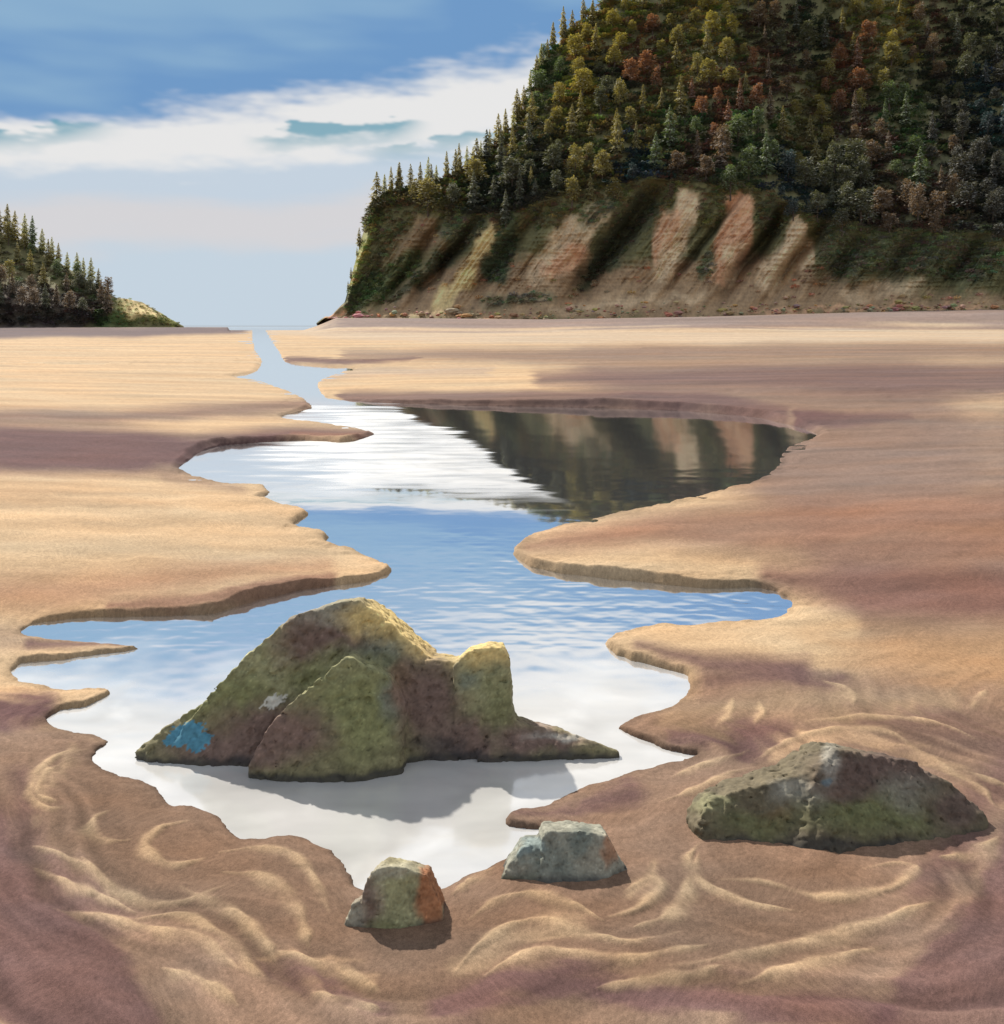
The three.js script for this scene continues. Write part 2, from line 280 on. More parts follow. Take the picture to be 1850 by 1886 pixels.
// curled ridges of drier sand, traced on the plan
const curls = [
  [[165, 1385], [110, 1400], [70, 1440], [58, 1480], [90, 1502], [118, 1498]], [[112, 1415], [78, 1445], [68, 1475], [105, 1488]], [[62, 1571], [148, 1610], [218, 1653], [273, 1680], [335, 1676], [413, 1649]], [[150, 1600], [195, 1638], [242, 1672], [296, 1690]],
  [[65, 1612], [120, 1642], [180, 1668], [250, 1700]], [[98, 1692], [176, 1708], [250, 1723], [312, 1739], [370, 1747], [421, 1790], [448, 1813]], [[250, 1712], [335, 1704], [390, 1727], [437, 1766], [468, 1805], [519, 1829]], [[406, 1579], [488, 1571], [546, 1587], [585, 1638], [608, 1696]],
  [[410, 1618], [488, 1630], [538, 1669], [562, 1727], [569, 1758]], [[503, 1772], [585, 1788], [663, 1819], [700, 1845]], [[351, 1520], [296, 1540], [269, 1571], [289, 1598], [331, 1606], [378, 1591]], [[203, 1501], [175, 1520], [168, 1544], [195, 1560], [242, 1560]], [[577, 1852], [643, 1868], [700, 1880]], [[300, 1800], [380, 1830], [440, 1870]], [[330, 1650], [420, 1690], [480, 1740], [510, 1790]],
  [[832, 1658], [864, 1630], [912, 1602]], [[860, 1710], [912, 1674], [980, 1658], [1060, 1682], [1110, 1712]], [[892, 1818], [940, 1790], [992, 1770], [1060, 1778], [1140, 1786], [1240, 1770], [1300, 1758]], [[840, 1810], [888, 1754], [940, 1722], [1000, 1712], [1080, 1738], [1160, 1754], [1250, 1735]], [[1152, 1658], [1200, 1636], [1218, 1652], [1184, 1690], [1120, 1706]], [[1168, 1730], [1232, 1706], [1262, 1664], [1288, 1590]],
  [[1382, 1416], [1467, 1374], [1551, 1358], [1639, 1368], [1690, 1398]], [[1719, 1412], [1762, 1444], [1814, 1472], [1836, 1504]], [[1221, 1490], [1288, 1465], [1340, 1437], [1400, 1422]], [[1779, 1437], [1849, 1461], [1900, 1470]], [[1351, 1297], [1342, 1332], [1316, 1346]], [[1397, 1304], [1406, 1328], [1390, 1346]], [[1516, 1268], [1568, 1290], [1574, 1318]], [[1779, 1332], [1800, 1311], [1818, 1290]],
  [[1590, 1620], [1656, 1608], [1690, 1622], [1621, 1662], [1516, 1672], [1411, 1644], [1326, 1637]], [[1230, 1800], [1400, 1772], [1600, 1722], [1720, 1680]], [[1360, 1832], [1500, 1792], [1640, 1752]], [[1300, 1560], [1270, 1600], [1290, 1640], [1380, 1680], [1480, 1700]], [[1100, 1840], [1200, 1822], [1330, 1800]], [[1730, 1600], [1790, 1590], [1840, 1560]], [[1230, 1440], [1300, 1415], [1380, 1390]], [[1480, 1345], [1600, 1335], [1720, 1350], [1800, 1380]],
].map((pts) => { const c = new THREE.CatmullRomCurve3(pts.map(([u, v]) => new THREE.Vector3(u, v, 0))), q = c.getPoints(pts.length * 4).map((p) => onPlan(p.x, p.y)); const xs = q.map((p) => p[0]), zs = q.map((p) => p[1]); return { q, lo: [Math.min(...xs) - 0.09, Math.min(...zs) - 0.09], hi: [Math.max(...xs) + 0.09, Math.max(...zs) + 0.09] }; });
function curlAt(x, z) {
  if (z < -5.2 || z > -1.5) return 0;
  x += 0.012 * fbm(x * 9, z * 9, 71, 2); z += 0.012 * fbm(x * 9, z * 9, 77, 2);
  let m = 0;
  for (const c of curls) {
    if (x < c.lo[0] || x > c.hi[0] || z < c.lo[1] || z > c.hi[1]) continue;
    const q = c.q, n = q.length - 1;
    for (let i = 0; i < n; i++) {
      const ax = q[i][0], az = q[i][1], dx = q[i + 1][0] - ax, dz = q[i + 1][1] - az, t = clamp(((x - ax) * dx + (z - az) * dz) / (dx * dx + dz * dz || 1e-9)), d = Math.hypot(x - ax - dx * t, z - az - dz * t);
      if (d > 0.085) continue;
      const e = (i + t) / n, w = 0.034 * Math.sin(Math.PI * clamp(e * 0.94 + 0.03)) * (0.8 + 0.8 * noise(e * 5, ax * 3, 83)) + 0.003, side = (dx * (z - az) - dz * (x - ax)) > 0 ? 1 : 0.62, k = (1 - sstep(0, 1.8 * w * side, d)) ** 1.3 * clamp(0.7 + 0.9 * noise(x * 9, z * 9, 81)) * clamp(w / 0.02);
      if (k > m) m = k;
    }
  }
  return m;
}

const shadowed = (o) => { o.castShadow = o.receiveShadow = true; return o; };
const names = {};
const numbered = (n) => { const k = names[n] = (names[n] ?? -1) + 1; return k ? n + '_' + String(k).padStart(3, '0') : n; };
function gridGeometry(nu, nv, pos, col) {
  const P = new Float32Array(nu * nv * 3), C = col ? new Float32Array(nu * nv * 3) : null, I = new Uint32Array((nu - 1) * (nv - 1) * 6);
  let k = 0; for (let j = 0; j < nv; j++) for (let i = 0; i < nu; i++, k += 3) { const p = pos(i, j); P[k] = p[0]; P[k + 1] = p[1]; P[k + 2] = p[2]; if (C) { const c = col(i, j, p); C[k] = c[0]; C[k + 1] = c[1]; C[k + 2] = c[2]; } }
  k = 0; for (let j = 0; j < nv - 1; j++) for (let i = 0; i < nu - 1; i++) { const a = j * nu + i, b = a + 1, c = a + nu, d = c + 1; if (Math.abs(P[3 * b + 1] - P[3 * c + 1]) <= Math.abs(P[3 * a + 1] - P[3 * d + 1])) { I[k++] = a; I[k++] = b; I[k++] = c; I[k++] = b; I[k++] = d; I[k++] = c; } else { I[k++] = a; I[k++] = b; I[k++] = d; I[k++] = a; I[k++] = d; I[k++] = c; } }
  const g = new THREE.BufferGeometry(); g.setAttribute('position', new THREE.BufferAttribute(P, 3)); if (C) g.setAttribute('color', new THREE.BufferAttribute(C, 3)); g.setIndex(new THREE.BufferAttribute(I, 1)); g.computeVertexNormals(); return g;
}

// ───────────────────────── beach ─────────────────────────
{
  const rows = [40, 12, 4, 0, -0.6, -1.1, -1.5, -1.75].map((z) => -z);
  for (let v = 2080; v > 1890; v -= 12) rows.push(distOf(v));
  for (let v = 1890; v > 632; v -= v > 1250 ? 2.4 : v > 1110 ? 1.8 : v > 1035 ? 0.9 : v > 830 ? 1.6 : v > 770 ? 0.8 : v > 735 ? 0.3 : 0.7) rows.push(distOf(v));
  { let d = rows[rows.length - 1]; while (d < 120) { d *= 1.018; rows.push(d); } while (d < 420) { d += 3.2; rows.push(d); } while (d < 5000) { d *= 1.12; rows.push(d); } }
  const cols = []; { for (let u = -9000; u < -900; u += 900) cols.push(u); for (let u = -900; u < -60; u += 60) cols.push(u); for (let u = -60; u < 1911; u += 3.2) cols.push(u); for (let u = 1911; u < 2800; u += 60) cols.push(u); for (let u = 2800; u <= 11000; u += 900) cols.push(u); }
  const info = new Float32Array(2);
  let last;
  const g = gridGeometry(cols.length, rows.length, (i, j) => {
    const D = rows[j], s = Math.max(D, 1.9), x = (cols[i] - CX) / FOC * s, z = -D;
    const L = landAt(x, z), rip = L[1] > 0 ? rippleAt(x, z, L[2]) : 0;
    const curl = L[1] > 0.01 ? curlAt(x, z) : 0; last = [L, rip, curl];
    const rough = L[1] > 0 ? 0.004 * Math.min(D, 8) * fbm(x * 14 / Math.max(D, 0.5), Math.log(Math.max(D, 0.5)) * 16, 9, 3) * sstep(0, 0.1, L[1]) : 0;
    return [x, L[0] + rip * 0.018 + curl * 0.009 + rough, z];
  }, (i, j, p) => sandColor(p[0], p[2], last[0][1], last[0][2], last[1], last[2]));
  const T = 1024, cd = new Uint8Array(T * T * 4), bd = new Uint8Array(T * T * 4), raw = new Float32Array(T * T);   // sand grain, 0.9 m to the tile
  for (let i = 0; i < T * T; i++) raw[i] = rnd();
  for (let j = 0; j < T; j++) for (let i = 0; i < T; i++) {
    const k = j * T + i, a = raw[k], b = raw[((j >> 1) * 7 % T) * T + ((i >> 1) * 5 % T)], c = (raw[k] + raw[j * T + (i + 1) % T] + raw[((j + 1) % T) * T + i] + raw[((j + 1) % T) * T + (i + 1) % T]) / 4;
    const per = (f, o) => noise(Math.cos(i / T * 6.2832) * f, Math.sin(i / T * 6.2832) * f + Math.cos(j / T * 6.2832) * f * 0.7, Math.sin(j / T * 6.2832) * f + o);
    const lump = 0.5 * per(9, 1) + 0.4 * per(22, 5), dark = a > 0.985 ? -70 : a < 0.012 ? 26 : 0;
    const v = clamp(214 + (c - 0.5) * 70 + (b - 0.5) * 20 + lump * 34 + dark, 60, 255);
    cd[4 * k] = v; cd[4 * k + 1] = v; cd[4 * k + 2] = v; cd[4 * k + 3] = 255;
    const h = clamp(128 + (c - 0.5) * 120 + lump * 120, 0, 255); bd[4 * k] = bd[4 * k + 1] = bd[4 * k + 2] = h; bd[4 * k + 3] = 255;
  }
  const tx = (d, srgb) => { const t = new THREE.DataTexture(d, T, T); t.wrapS = t.wrapT = THREE.RepeatWrapping; t.magFilter = THREE.LinearFilter; t.minFilter = THREE.LinearMipmapLinearFilter; t.generateMipmaps = true; if (srgb) t.colorSpace = THREE.SRGBColorSpace; t.needsUpdate = true; return t; };
  const grainMap = tx(cd, true), grainBump = tx(bd, false);
  const GP = g.attributes.position, guv = new Float32Array(GP.count * 2); for (let i = 0; i < GP.count; i++) { guv[2 * i] = GP.getX(i) / 0.9; guv[2 * i + 1] = GP.getZ(i) / 0.9; } g.setAttribute('uv', new THREE.BufferAttribute(guv, 2));
  const m = new THREE.Mesh(g, new THREE.MeshPhysicalMaterial({ vertexColors: true, roughness: 0.97, specularIntensity: 0.25, map: grainMap, bumpMap: grainBump, bumpScale: 0.0016, name: 'sand' }));
  m.name = 'beach_ground'; m.userData = { kind: 'structure', label: 'tan and plum brown wet sand flats around the tidal stream', category: 'beach' };
  scene.add(shadowed(m));
}

// ───────────────────────── water ─────────────────────────
{
  const TW = 1024, TH = 2048, md = new Uint8Array(TW * TH * 4), X0 = -12, X1 = 10, Z0 = -41, Z1 = -1;      // silt: milky near pool; white foam added in channel trims the hill reflection
  const foam = (x, z) => {
    const D = -z, n = fbm(x * 1.6, z * 1.2, 4, 4), f = fbm(x * 0.5, z * 0.16, 9, 4), u = CX + FOC * x / D, v = rowOf(D);
    const pool = 1 - sstep(4.1, 5.2, D + n * 1.1);
    const st = fbm(x * 9 / D, Math.log(D) * 34, 19, 4), line = v - 742 - (u - 735) * 0.56 + f * 40 + st * 34;
    const addedRiffle = sstep(-3, 12, line) * (1 - sstep(885, 935, v + f * 40 + st * 60)) * sstep(735, 765, v + st * 20) * sstep(440, 660, u + f * 120 + st * 240) * clamp(0.9 + 0.8 * st);
    return [pool, addedRiffle];
  };
  for (let j = 0; j < TH; j++) for (let i = 0; i < TW; i++) {
    const x = lerp(X0, X1, (i + 0.5) / TW), z = lerp(Z0, Z1, (j + 0.5) / TH), [pool, addedRiffle] = foam(x, z), k = (j * TW + i) * 4;
    md[k] = 255; md[k + 1] = Math.round(255 * Math.max(lerp(0.06, 0.12, pool), addedRiffle * 0.4)); md[k + 2] = Math.round(255 * (0.97 - 0.58 * pool - 0.6 * addedRiffle)); md[k + 3] = 255;
  }
  const tex = new THREE.DataTexture(md, TW, TH); tex.magFilter = tex.minFilter = THREE.LinearFilter; tex.wrapS = tex.wrapT = THREE.ClampToEdgeWrapping; tex.needsUpdate = true;
  const rows = [1.2]; for (let v = 2060; v > 640; v -= v > 1200 || v < 860 ? 4 : 1.5) rows.push(distOf(v));
  { let d = rows[rows.length - 1]; while (d < 5000) { d *= 1.06; rows.push(d); } }
  const cols = [-9000, -3000]; for (let u = -400; u <= 1700; u += 6) cols.push(u); cols.push(3000, 11000);
  const g = gridGeometry(cols.length, rows.length, (i, j) => {
    const D = rows[j], s = Math.max(D, 1.9), x = (cols[i] - CX) / FOC * s, z = -D;
    const r = D < 40 ? (0.0016 * Math.min(D / 6, 1.6) * fbm(x * 2.0, z * 2.6, 14, 3) + 0.0011 * fbm(x * 7, z * 11, 15, 2) * (1 - sstep(6, 9, D))) : 0;
    return [x, LV(D) + r, z];
  }, (i, j, p) => { const [pool, addedRiffle] = p[2] > -41 ? foam(p[0], p[2]) : [0, 0]; const q = 0.62 + 0.22 * fbm(p[0] * 3 + 2 * fbm(p[0] * 2, p[2] * 2, 3, 2), p[2] * 5, 33, 4); return mix3([0.94, 0.955, 0.97], [q, q * 0.985, q * 0.955], Math.max(pool, addedRiffle)); });
  const P = g.attributes.position, uv = new Float32Array(P.count * 2);
  for (let i = 0; i < P.count; i++) { uv[2 * i] = (P.getX(i) - X0) / (X1 - X0); uv[2 * i + 1] = (P.getZ(i) - Z0) / (Z1 - Z0); }
  g.setAttribute('uv', new THREE.BufferAttribute(uv, 2));
  const m = new THREE.Mesh(g, new THREE.MeshPhysicalMaterial({ vertexColors: true, specularIntensity: 0.4, roughness: 1, metalness: 1, roughnessMap: tex, metalnessMap: tex, name: 'stream water' }));
  m.name = 'stream_water'; m.userData = { kind: 'structure', label: 'still tidal stream mirroring sky, milky white in the near pool', category: 'water' };
  scene.add(shadowed(m));
}

// ───────────────────────── rocks ─────────────────────────
function surfaceNet(lo, hi, cell, f) {
  const nx = Math.ceil((hi[0] - lo[0]) / cell) + 1, ny = Math.ceil((hi[1] - lo[1]) / cell) + 1, nz = Math.ceil((hi[2] - lo[2]) / cell) + 1;
  const F = new Float32Array(nx * ny * nz);
  // coarse pass skips empty blocks
  const B = 4;
  for (let k0 = 0; k0 < nz; k0 += B) for (let j0 = 0; j0 < ny; j0 += B) for (let i0 = 0; i0 < nx; i0 += B) {
    const c = f(lo[0] + (i0 + B / 2) * cell, lo[1] + (j0 + B / 2) * cell, lo[2] + (k0 + B / 2) * cell, true);
    const skip = Math.abs(c) > B * cell * 1.2 + 0.05;
    for (let k = k0; k < Math.min(nz, k0 + B); k++) for (let j = j0; j < Math.min(ny, j0 + B); j++) for (let i = i0; i < Math.min(nx, i0 + B); i++)
      F[(k * ny + j) * nx + i] = skip ? c : f(lo[0] + i * cell, lo[1] + j * cell, lo[2] + k * cell, false);
  }
  const id = new Int32Array(nx * ny * nz).fill(-1), pos = [], tri = [];
  const off = [0, 1, nx, nx + 1, nx * ny, nx * ny + 1, nx * ny + nx, nx * ny + nx + 1];
  const edges = [[0, 1], [2, 3], [4, 5], [6, 7], [0, 2], [1, 3], [4, 6], [5, 7], [0, 4], [1, 5], [2, 6], [3, 7]];
  for (let k = 0; k < nz - 1; k++) for (let j = 0; j < ny - 1; j++) for (let i = 0; i < nx - 1; i++) {
    const b = (k * ny + j) * nx + i; let m = 0; for (let q = 0; q < 8; q++) if (F[b + off[q]] < 0) m |= 1 << q;
    if (m === 0 || m === 255) continue;
    let x = 0, y = 0, z = 0, n = 0;
    for (const [p, q] of edges) { const a = F[b + off[p]], c = F[b + off[q]]; if ((a < 0) === (c < 0)) continue; const t = a / (a - c); x += lerp(p & 1, q & 1, t); y += lerp((p >> 1) & 1, (q >> 1) & 1, t); z += lerp(p >> 2, q >> 2, t); n++; }
    id[b] = pos.length / 3; pos.push(lo[0] + (i + x / n) * cell, lo[1] + (j + y / n) * cell, lo[2] + (k + z / n) * cell);
  }
  const quad = (a, b, c, d, flip) => { if (a < 0 || b < 0 || c < 0 || d < 0) return; if (flip) tri.push(a, c, b, a, d, c); else tri.push(a, b, c, a, c, d); };
  for (let k = 1; k < nz - 1; k++) for (let j = 1; j < ny - 1; j++) for (let i = 1; i < nx - 1; i++) {
    const b = (k * ny + j) * nx + i, s = F[b] < 0;
    if (s !== F[b + 1] < 0) quad(id[b - nx - nx * ny], id[b - nx * ny], id[b], id[b - nx], !s);
    if (s !== F[b + nx] < 0) quad(id[b - 1 - nx * ny], id[b - 1], id[b], id[b - nx * ny], !s);
    if (s !== F[b + nx * ny] < 0) quad(id[b - 1 - nx], id[b - nx], id[b], id[b - 1], !s);
  }
  const g = new THREE.BufferGeometry(); g.setAttribute('position', new THREE.Float32BufferAttribute(pos, 3)); g.setIndex(tri); g.computeVertexNormals(); return g;
}
// a rock is a union of fractured convex blocks; each block is given by survey points [column, row, metres behind the foot line]
function rockGeometry(D0, blocks, { cell, round, rough, paint, floor, back, join }) {
  const hulls = blocks.map((pts) => {
    const V = [];
    for (const [u, v, d, bk] of pts) {
      const p = at(u, v, D0 + d); V.push(new THREE.Vector3(...p)); V.push(new THREE.Vector3(p[0], floor - 0.25, p[2]));
      const b = bk ?? back; if (b) { V.push(new THREE.Vector3(p[0] * 0.96 + 0.0, Math.max(floor - 0.2, p[1] - b * 0.25), p[2] - b), new THREE.Vector3(p[0], floor - 0.25, p[2] - b)); }
    }
    const h = new ConvexHull().setFromPoints(V), pl = [];
    const seen = new Set();
    for (const f of h.faces) { const k = [f.normal.x, f.normal.y, f.normal.z, f.constant].map((q) => q.toFixed(3)).join(); if (!seen.has(k)) { seen.add(k); pl.push(f.normal.x, f.normal.y, f.normal.z, f.constant); } }
    return new Float64Array(pl);
  });
  let lo = [1e9, 1e9, 1e9], hi = [-1e9, -1e9, -1e9];
  for (const pts of blocks) for (const [u, v, d, bk] of pts) { const p = at(u, v, D0 + d), b = bk ?? back ?? 0; lo = [Math.min(lo[0], p[0]), floor - 0.06, Math.min(lo[2], p[2] - b)]; hi = [Math.max(hi[0], p[0]), Math.max(hi[1], p[1]), Math.max(hi[2], p[2])]; }
  lo = lo.map((q, i) => i === 1 ? q : q - 0.06); hi = hi.map((q) => q + 0.06);
  const g = surfaceNet(lo, hi, cell, (x, y, z, coarse) => {
    let d = 1e9;
    for (const H of hulls) {
      let m = -1e9, m2 = -1e9;
      for (let i = 0; i < H.length; i += 4) { const q = H[i] * x + H[i + 1] * y + H[i + 2] * z - H[i + 3]; if (q > m) { m2 = m; m = q; } else if (q > m2) m2 = q; }
      const k = round, t = clamp(0.5 + 0.5 * (m - m2) / k); m = lerp(m2, m, t) + k * t * (1 - t);        // eased edges
      const kk = join ?? round * 0.8, tt = clamp(0.5 + 0.5 * (d - m) / kk); d = lerp(d, m, tt) - kk * tt * (1 - tt);
    }
    if (coarse || Math.abs(d) > 0.08) return d;
    const s = 1 / rough.size;
    const crack = Math.abs(noise(x * s * 0.9 + 3, y * s * 1.6 - x * s * 0.5, z * s * 0.9));
    return d + rough.amp * (fbm(x * s, y * s, z * s, 4) * 1.6) + rough.amp * 0.35 * (1 - sstep(0.0, 0.07, crack)) + rough.amp * 0.5 * fbm(x * s * 7, y * s * 7, z * s * 7, 2) - rough.amp * 0.7 * Math.abs(noise(x * s * 2.6, y * s * 3.6 + x * s, z * s * 2.6)) + rough.amp * 0.7 * sstep(0.25, 0.5, noise(x * s * 5 + 8, y * s * 5, z * s * 5));
  });
  const P = g.attributes.position, N = g.attributes.normal, C = new Float32Array(P.count * 3);
  for (let i = 0; i < P.count; i++) {
    const x = P.getX(i), y = P.getY(i), z = P.getZ(i), D = -z, c = paint(CX + FOC * x / D, HZ + (EYE - y) / D * FOC, x, y, z, N.getX(i), N.getY(i), N.getZ(i));
    C[3 * i] = c[0]; C[3 * i + 1] = c[1]; C[3 * i + 2] = c[2];
  }
  g.setAttribute('color', new THREE.BufferAttribute(C, 3));
  return g;
}
const moss = [0.195, 0.195, 0.085], moss2 = [0.29, 0.275, 0.145], umber = [0.165, 0.108, 0.085], grey = [0.29, 0.265, 0.20], sunRim = [0.60, 0.44, 0.18], tealS = [0.12, 0.145, 0.125], blackish = [0.035, 0.033, 0.034], rustAndSun = [0.30, 0.13, 0.06], lichenBlue = [0.075, 0.22, 0.30], lichenPale = [0.55, 0.53, 0.45];
const inPoly = (poly, u, v) => { let c = false; for (let i = 0, j = poly.length - 1; i < poly.length; j = i++) { const [x0, y0] = poly[i], [x1, y1] = poly[j]; if ((y0 > v) !== (y1 > v) && u < (x1 - x0) * (v - y0) / (y1 - y0) + x0) c = !c; } return c; };
function stainAndSun(list, base, floor) {                       // mineral stains, moss, lichen and painted sunlit edges in place on the rock
  return (u, v, x, y, z, nx, ny, nz) => {
    const w1 = fbm(x * 9, y * 9, z * 9, 4), w2 = fbm(x * 9 + 40, y * 9, z * 9, 4);
    let c = base;
    const uu = u + w1 * 34, vv = v + w2 * 30;
    for (const [col, cu, cv, ru, rv, k, soft] of list) {
      const d = Math.hypot((uu - cu) / ru, (vv - cv) / rv);
      const a = (1 - sstep(1 - (soft ?? 0.6), 1 + (soft ?? 0.6), d)) * (k ?? 1);
      if (a > 0) c = mix3(c, col, a);
    }
    const sp = noise(x * 75, y * 75, z * 75), g = 1 + 0.7 * fbm(x * 26, y * 26, z * 26, 4) + 0.3 * noise(x * 130, y * 130, z * 130) + 0.4 * sstep(0.42, 0.6, sp) - 0.35 * sstep(0.35, 0.6, -sp);
    const wetLine = 1 - sstep(0.010, 0.040, y - floor + 0.03 * w1);        // dark algae at the tide mark
    c = mix3([c[0] * g, c[1] * g, c[2] * g], blackish, wetLine * 0.8);
    return c.map((q) => clamp(q, 0.012, 0.7));
  };
}
const rockMat = new THREE.MeshPhysicalMaterial({ vertexColors: true, specularIntensity: 0.6, roughness: 0.85, name: 'weathered rock' });
function rock(name, label, geometry) { const m = new THREE.Mesh(geometry, rockMat); m.name = name; m.userData = { label, category: 'rock', group: 'rocks on the sand' }; scene.add(shadowed(m)); return m; }
{
  const D0 = distOf(1400), floor = LV(D0);
  const list = [
    [moss2, 470, 1230, 90, 90], [moss, 420, 1290, 80, 60], [umber, 620, 1180, 90, 50], [grey, 610, 1130, 90, 28, 0.8], [umber, 560, 1190, 50, 60, 0.7], [sunRim, 705, 1140, 70, 34, 1], [sunRim, 765, 1185, 60, 30, 1], [tealS, 700, 1205, 50, 34, 0.8],  // gold along the right crest is a sunlit edge painted in
    [moss2, 640, 1235, 70, 40, 0.9], [moss, 660, 1310, 80, 90, 1], [moss, 560, 1245, 40, 24, 0.8], [umber, 500, 1350, 110, 50, 1], [umber, 420, 1385, 100, 30], [tealS, 725, 1290, 26, 40, 0.7], [rustAndSun, 745, 1270, 26, 40, 0.45], [umber, 790, 1290, 60, 80, 1], [umber, 870, 1360, 90, 40],
    [moss2, 895, 1245, 60, 50, 0.9], [sunRim, 895, 1200, 70, 26, 0.9], [tealS, 870, 1255, 24, 20, 0.6], [moss, 915, 1310, 30, 60, 0.6], [umber, 990, 1360, 90, 24], [blackish, 810, 1375, 50, 16, 0.6], [lichenPale, 1050, 1352, 60, 9, 0.5],  // gold on the knob top is painted sunlight
  ];
  const st = stainAndSun(list, mix3(moss, umber, 0.4), floor);
  const bluePoly = [[296, 1368], [330, 1335], [352, 1330], [378, 1334], [372, 1348], [396, 1352], [378, 1372], [372, 1384], [350, 1386], [346, 1374], [318, 1372]], whitePoly = [[478, 1306], [490, 1290], [506, 1278], [528, 1282], [520, 1297], [500, 1304]];
  const paint = (u, v, x, y, z, nx, ny, nz) => {
    const u2 = u + noise(x * 60, y * 60, z * 60) * 9 + noise(x * 150, y * 150, z * 150) * 6, v2 = v + noise(x * 60 + 9, y * 60, z * 60) * 9;
    const g = 1 + 0.35 * noise(x * 90, y * 90, z * 90) + 0.3 * noise(x * 35, y * 35, z * 35);
    if (inPoly(bluePoly, u2, v2)) return lichenBlue.map((q) => q * g); if (inPoly(whitePoly, u2, v2)) return lichenPale.map((q) => q * g);
    return st(u, v, x, y, z, nx, ny, nz);
  };
  const blocks = [
    [[615, 1108, 0.14], [662, 1103, 0.16], [535, 1134, 0.12], [450, 1205, 0.08], [376, 1290, 0.04], [330, 1345, 0.02], [725, 1164, 0.20], [792, 1210, 0.18], [450, 1418, -0.06], [620, 1425, -0.04], [800, 1395, 0.06]],
    [[640, 1206, -0.05, 0.25], [560, 1268, -0.10, 0.2], [505, 1322, -0.13, 0.2], [455, 1400, -0.15, 0.2], [530, 1430, -0.18, 0.2], [640, 1428, -0.19, 0.2], [735, 1402, -0.12, 0.2], [748, 1300, -0.04, 0.2], [715, 1243, -0.03, 0.2]],
    [[735, 1216, 0.14, 0.25], [800, 1213, 0.14, 0.25], [852, 1219, 0.12, 0.25], [738, 1398, -0.02, 0.3], [862, 1392, 0.0, 0.3]],
    [[836, 1222, 0.06, 0.2], [862, 1197, 0.09, 0.2], [900, 1186, 0.11, 0.2], [926, 1190, 0.11, 0.2], [941, 1214, 0.10, 0.2], [946, 1250, 0.10, 0.22], [949, 1330, 0.06, 0.25], [950, 1388, 0.03, 0.25], [838, 1395, 0.0, 0.2]],
    [[930, 1322, 0.08, 0.12], [1005, 1336, 0.08, 0.1], [1085, 1366, 0.05, 0.08], [1142, 1384, 0.02, 0.04], [880, 1394, -0.02, 0.1], [1020, 1390, -0.01, 0.1]],
    [[246, 1382, 0.02, 0.1], [300, 1336, 0.05, 0.2], [400, 1280, 0.12, 0.2], [275, 1398, -0.03, 0.1], [420, 1412, -0.06, 0.2]],
  ];
  rock('boulder', 'big peaked mossy boulder with blue and white lichen standing in the pool', rockGeometry(D0, blocks, { cell: 0.0075, round: 0.028, rough: { amp: 0.014, size: 0.16 }, paint, floor, back: 0.3 }));
}
{
  const D0 = distOf(1718), floor = LV(D0);
  const st = stainAndSun([[grey, 690, 1660, 30, 70, 0.5], [moss2, 735, 1660, 40, 70], [umber, 672, 1680, 26, 60, 0.8], [rustAndSun, 795, 1660, 22, 80, 1, 0.3], [grey, 645, 1690, 22, 40, 0.8], [moss, 720, 1715, 60, 16, 0.6], [grey, 720, 1600, 50, 16, 0.7]], mix3(moss2, umber, 0.5), floor);  // orange right edge is sunlight painted into the stone
  rock('standing_stone', 'smallest rock, upright with side painted sunlit orange, closest to the viewer', rockGeometry(D0, [
    [[666, 1640, 0.0], [680, 1606, 0.02], [702, 1593, 0.03], [745, 1597, 0.03], [786, 1610, 0.04], [806, 1652, 0.03], [824, 1712, 0.02], [738, 1728, -0.03], [668, 1722, -0.02]],
    [[632, 1705, 0.0, 0.08], [646, 1662, 0.01, 0.06], [666, 1655, 0.01, 0.06], [640, 1722, -0.02, 0.05], [690, 1722, -0.02, 0.06]],
  ], { cell: 0.004, round: 0.018, rough: { amp: 0.005, size: 0.06 }, paint: st, floor, back: 0.09 }));
}
{
  const D0 = distOf(1632), floor = LV(D0) + 0.01;
  const st = stainAndSun([[lichenBlue, 975, 1562, 20, 14, 0.3, 0.4], [tealS, 1000, 1590, 60, 40, 0.5], [grey, 1100, 1575, 40, 36, 0.9], [tealS, 1070, 1550, 26, 26, 0.7], [grey, 950, 1600, 22, 22, 0.6], [moss, 940, 1625, 40, 16, 0.6], [rustAndSun, 1126, 1555, 8, 30, 0.7]], mix3(tealS, grey, 0.65), floor);
  rock('flat_topped_stone', 'small blue grey flat topped rock at the pool edge', rockGeometry(D0, [
    [[916, 1634, 0.0], [936, 1592, 0.02], [960, 1560, 0.04], [995, 1552, 0.05], [1150, 1592, 0.05], [1190, 1616, 0.03], [1020, 1642, -0.04], [1110, 1630, -0.02]],
    [[995, 1545, 0.04], [1004, 1530, 0.05], [1060, 1527, 0.06], [1120, 1535, 0.06], [1128, 1562, 0.05], [1152, 1594, 0.04], [1000, 1636, -0.03], [1120, 1624, -0.01]],
  ], { cell: 0.0045, round: 0.016, rough: { amp: 0.006, size: 0.07 }, paint: st, floor, back: 0.12 }));
}
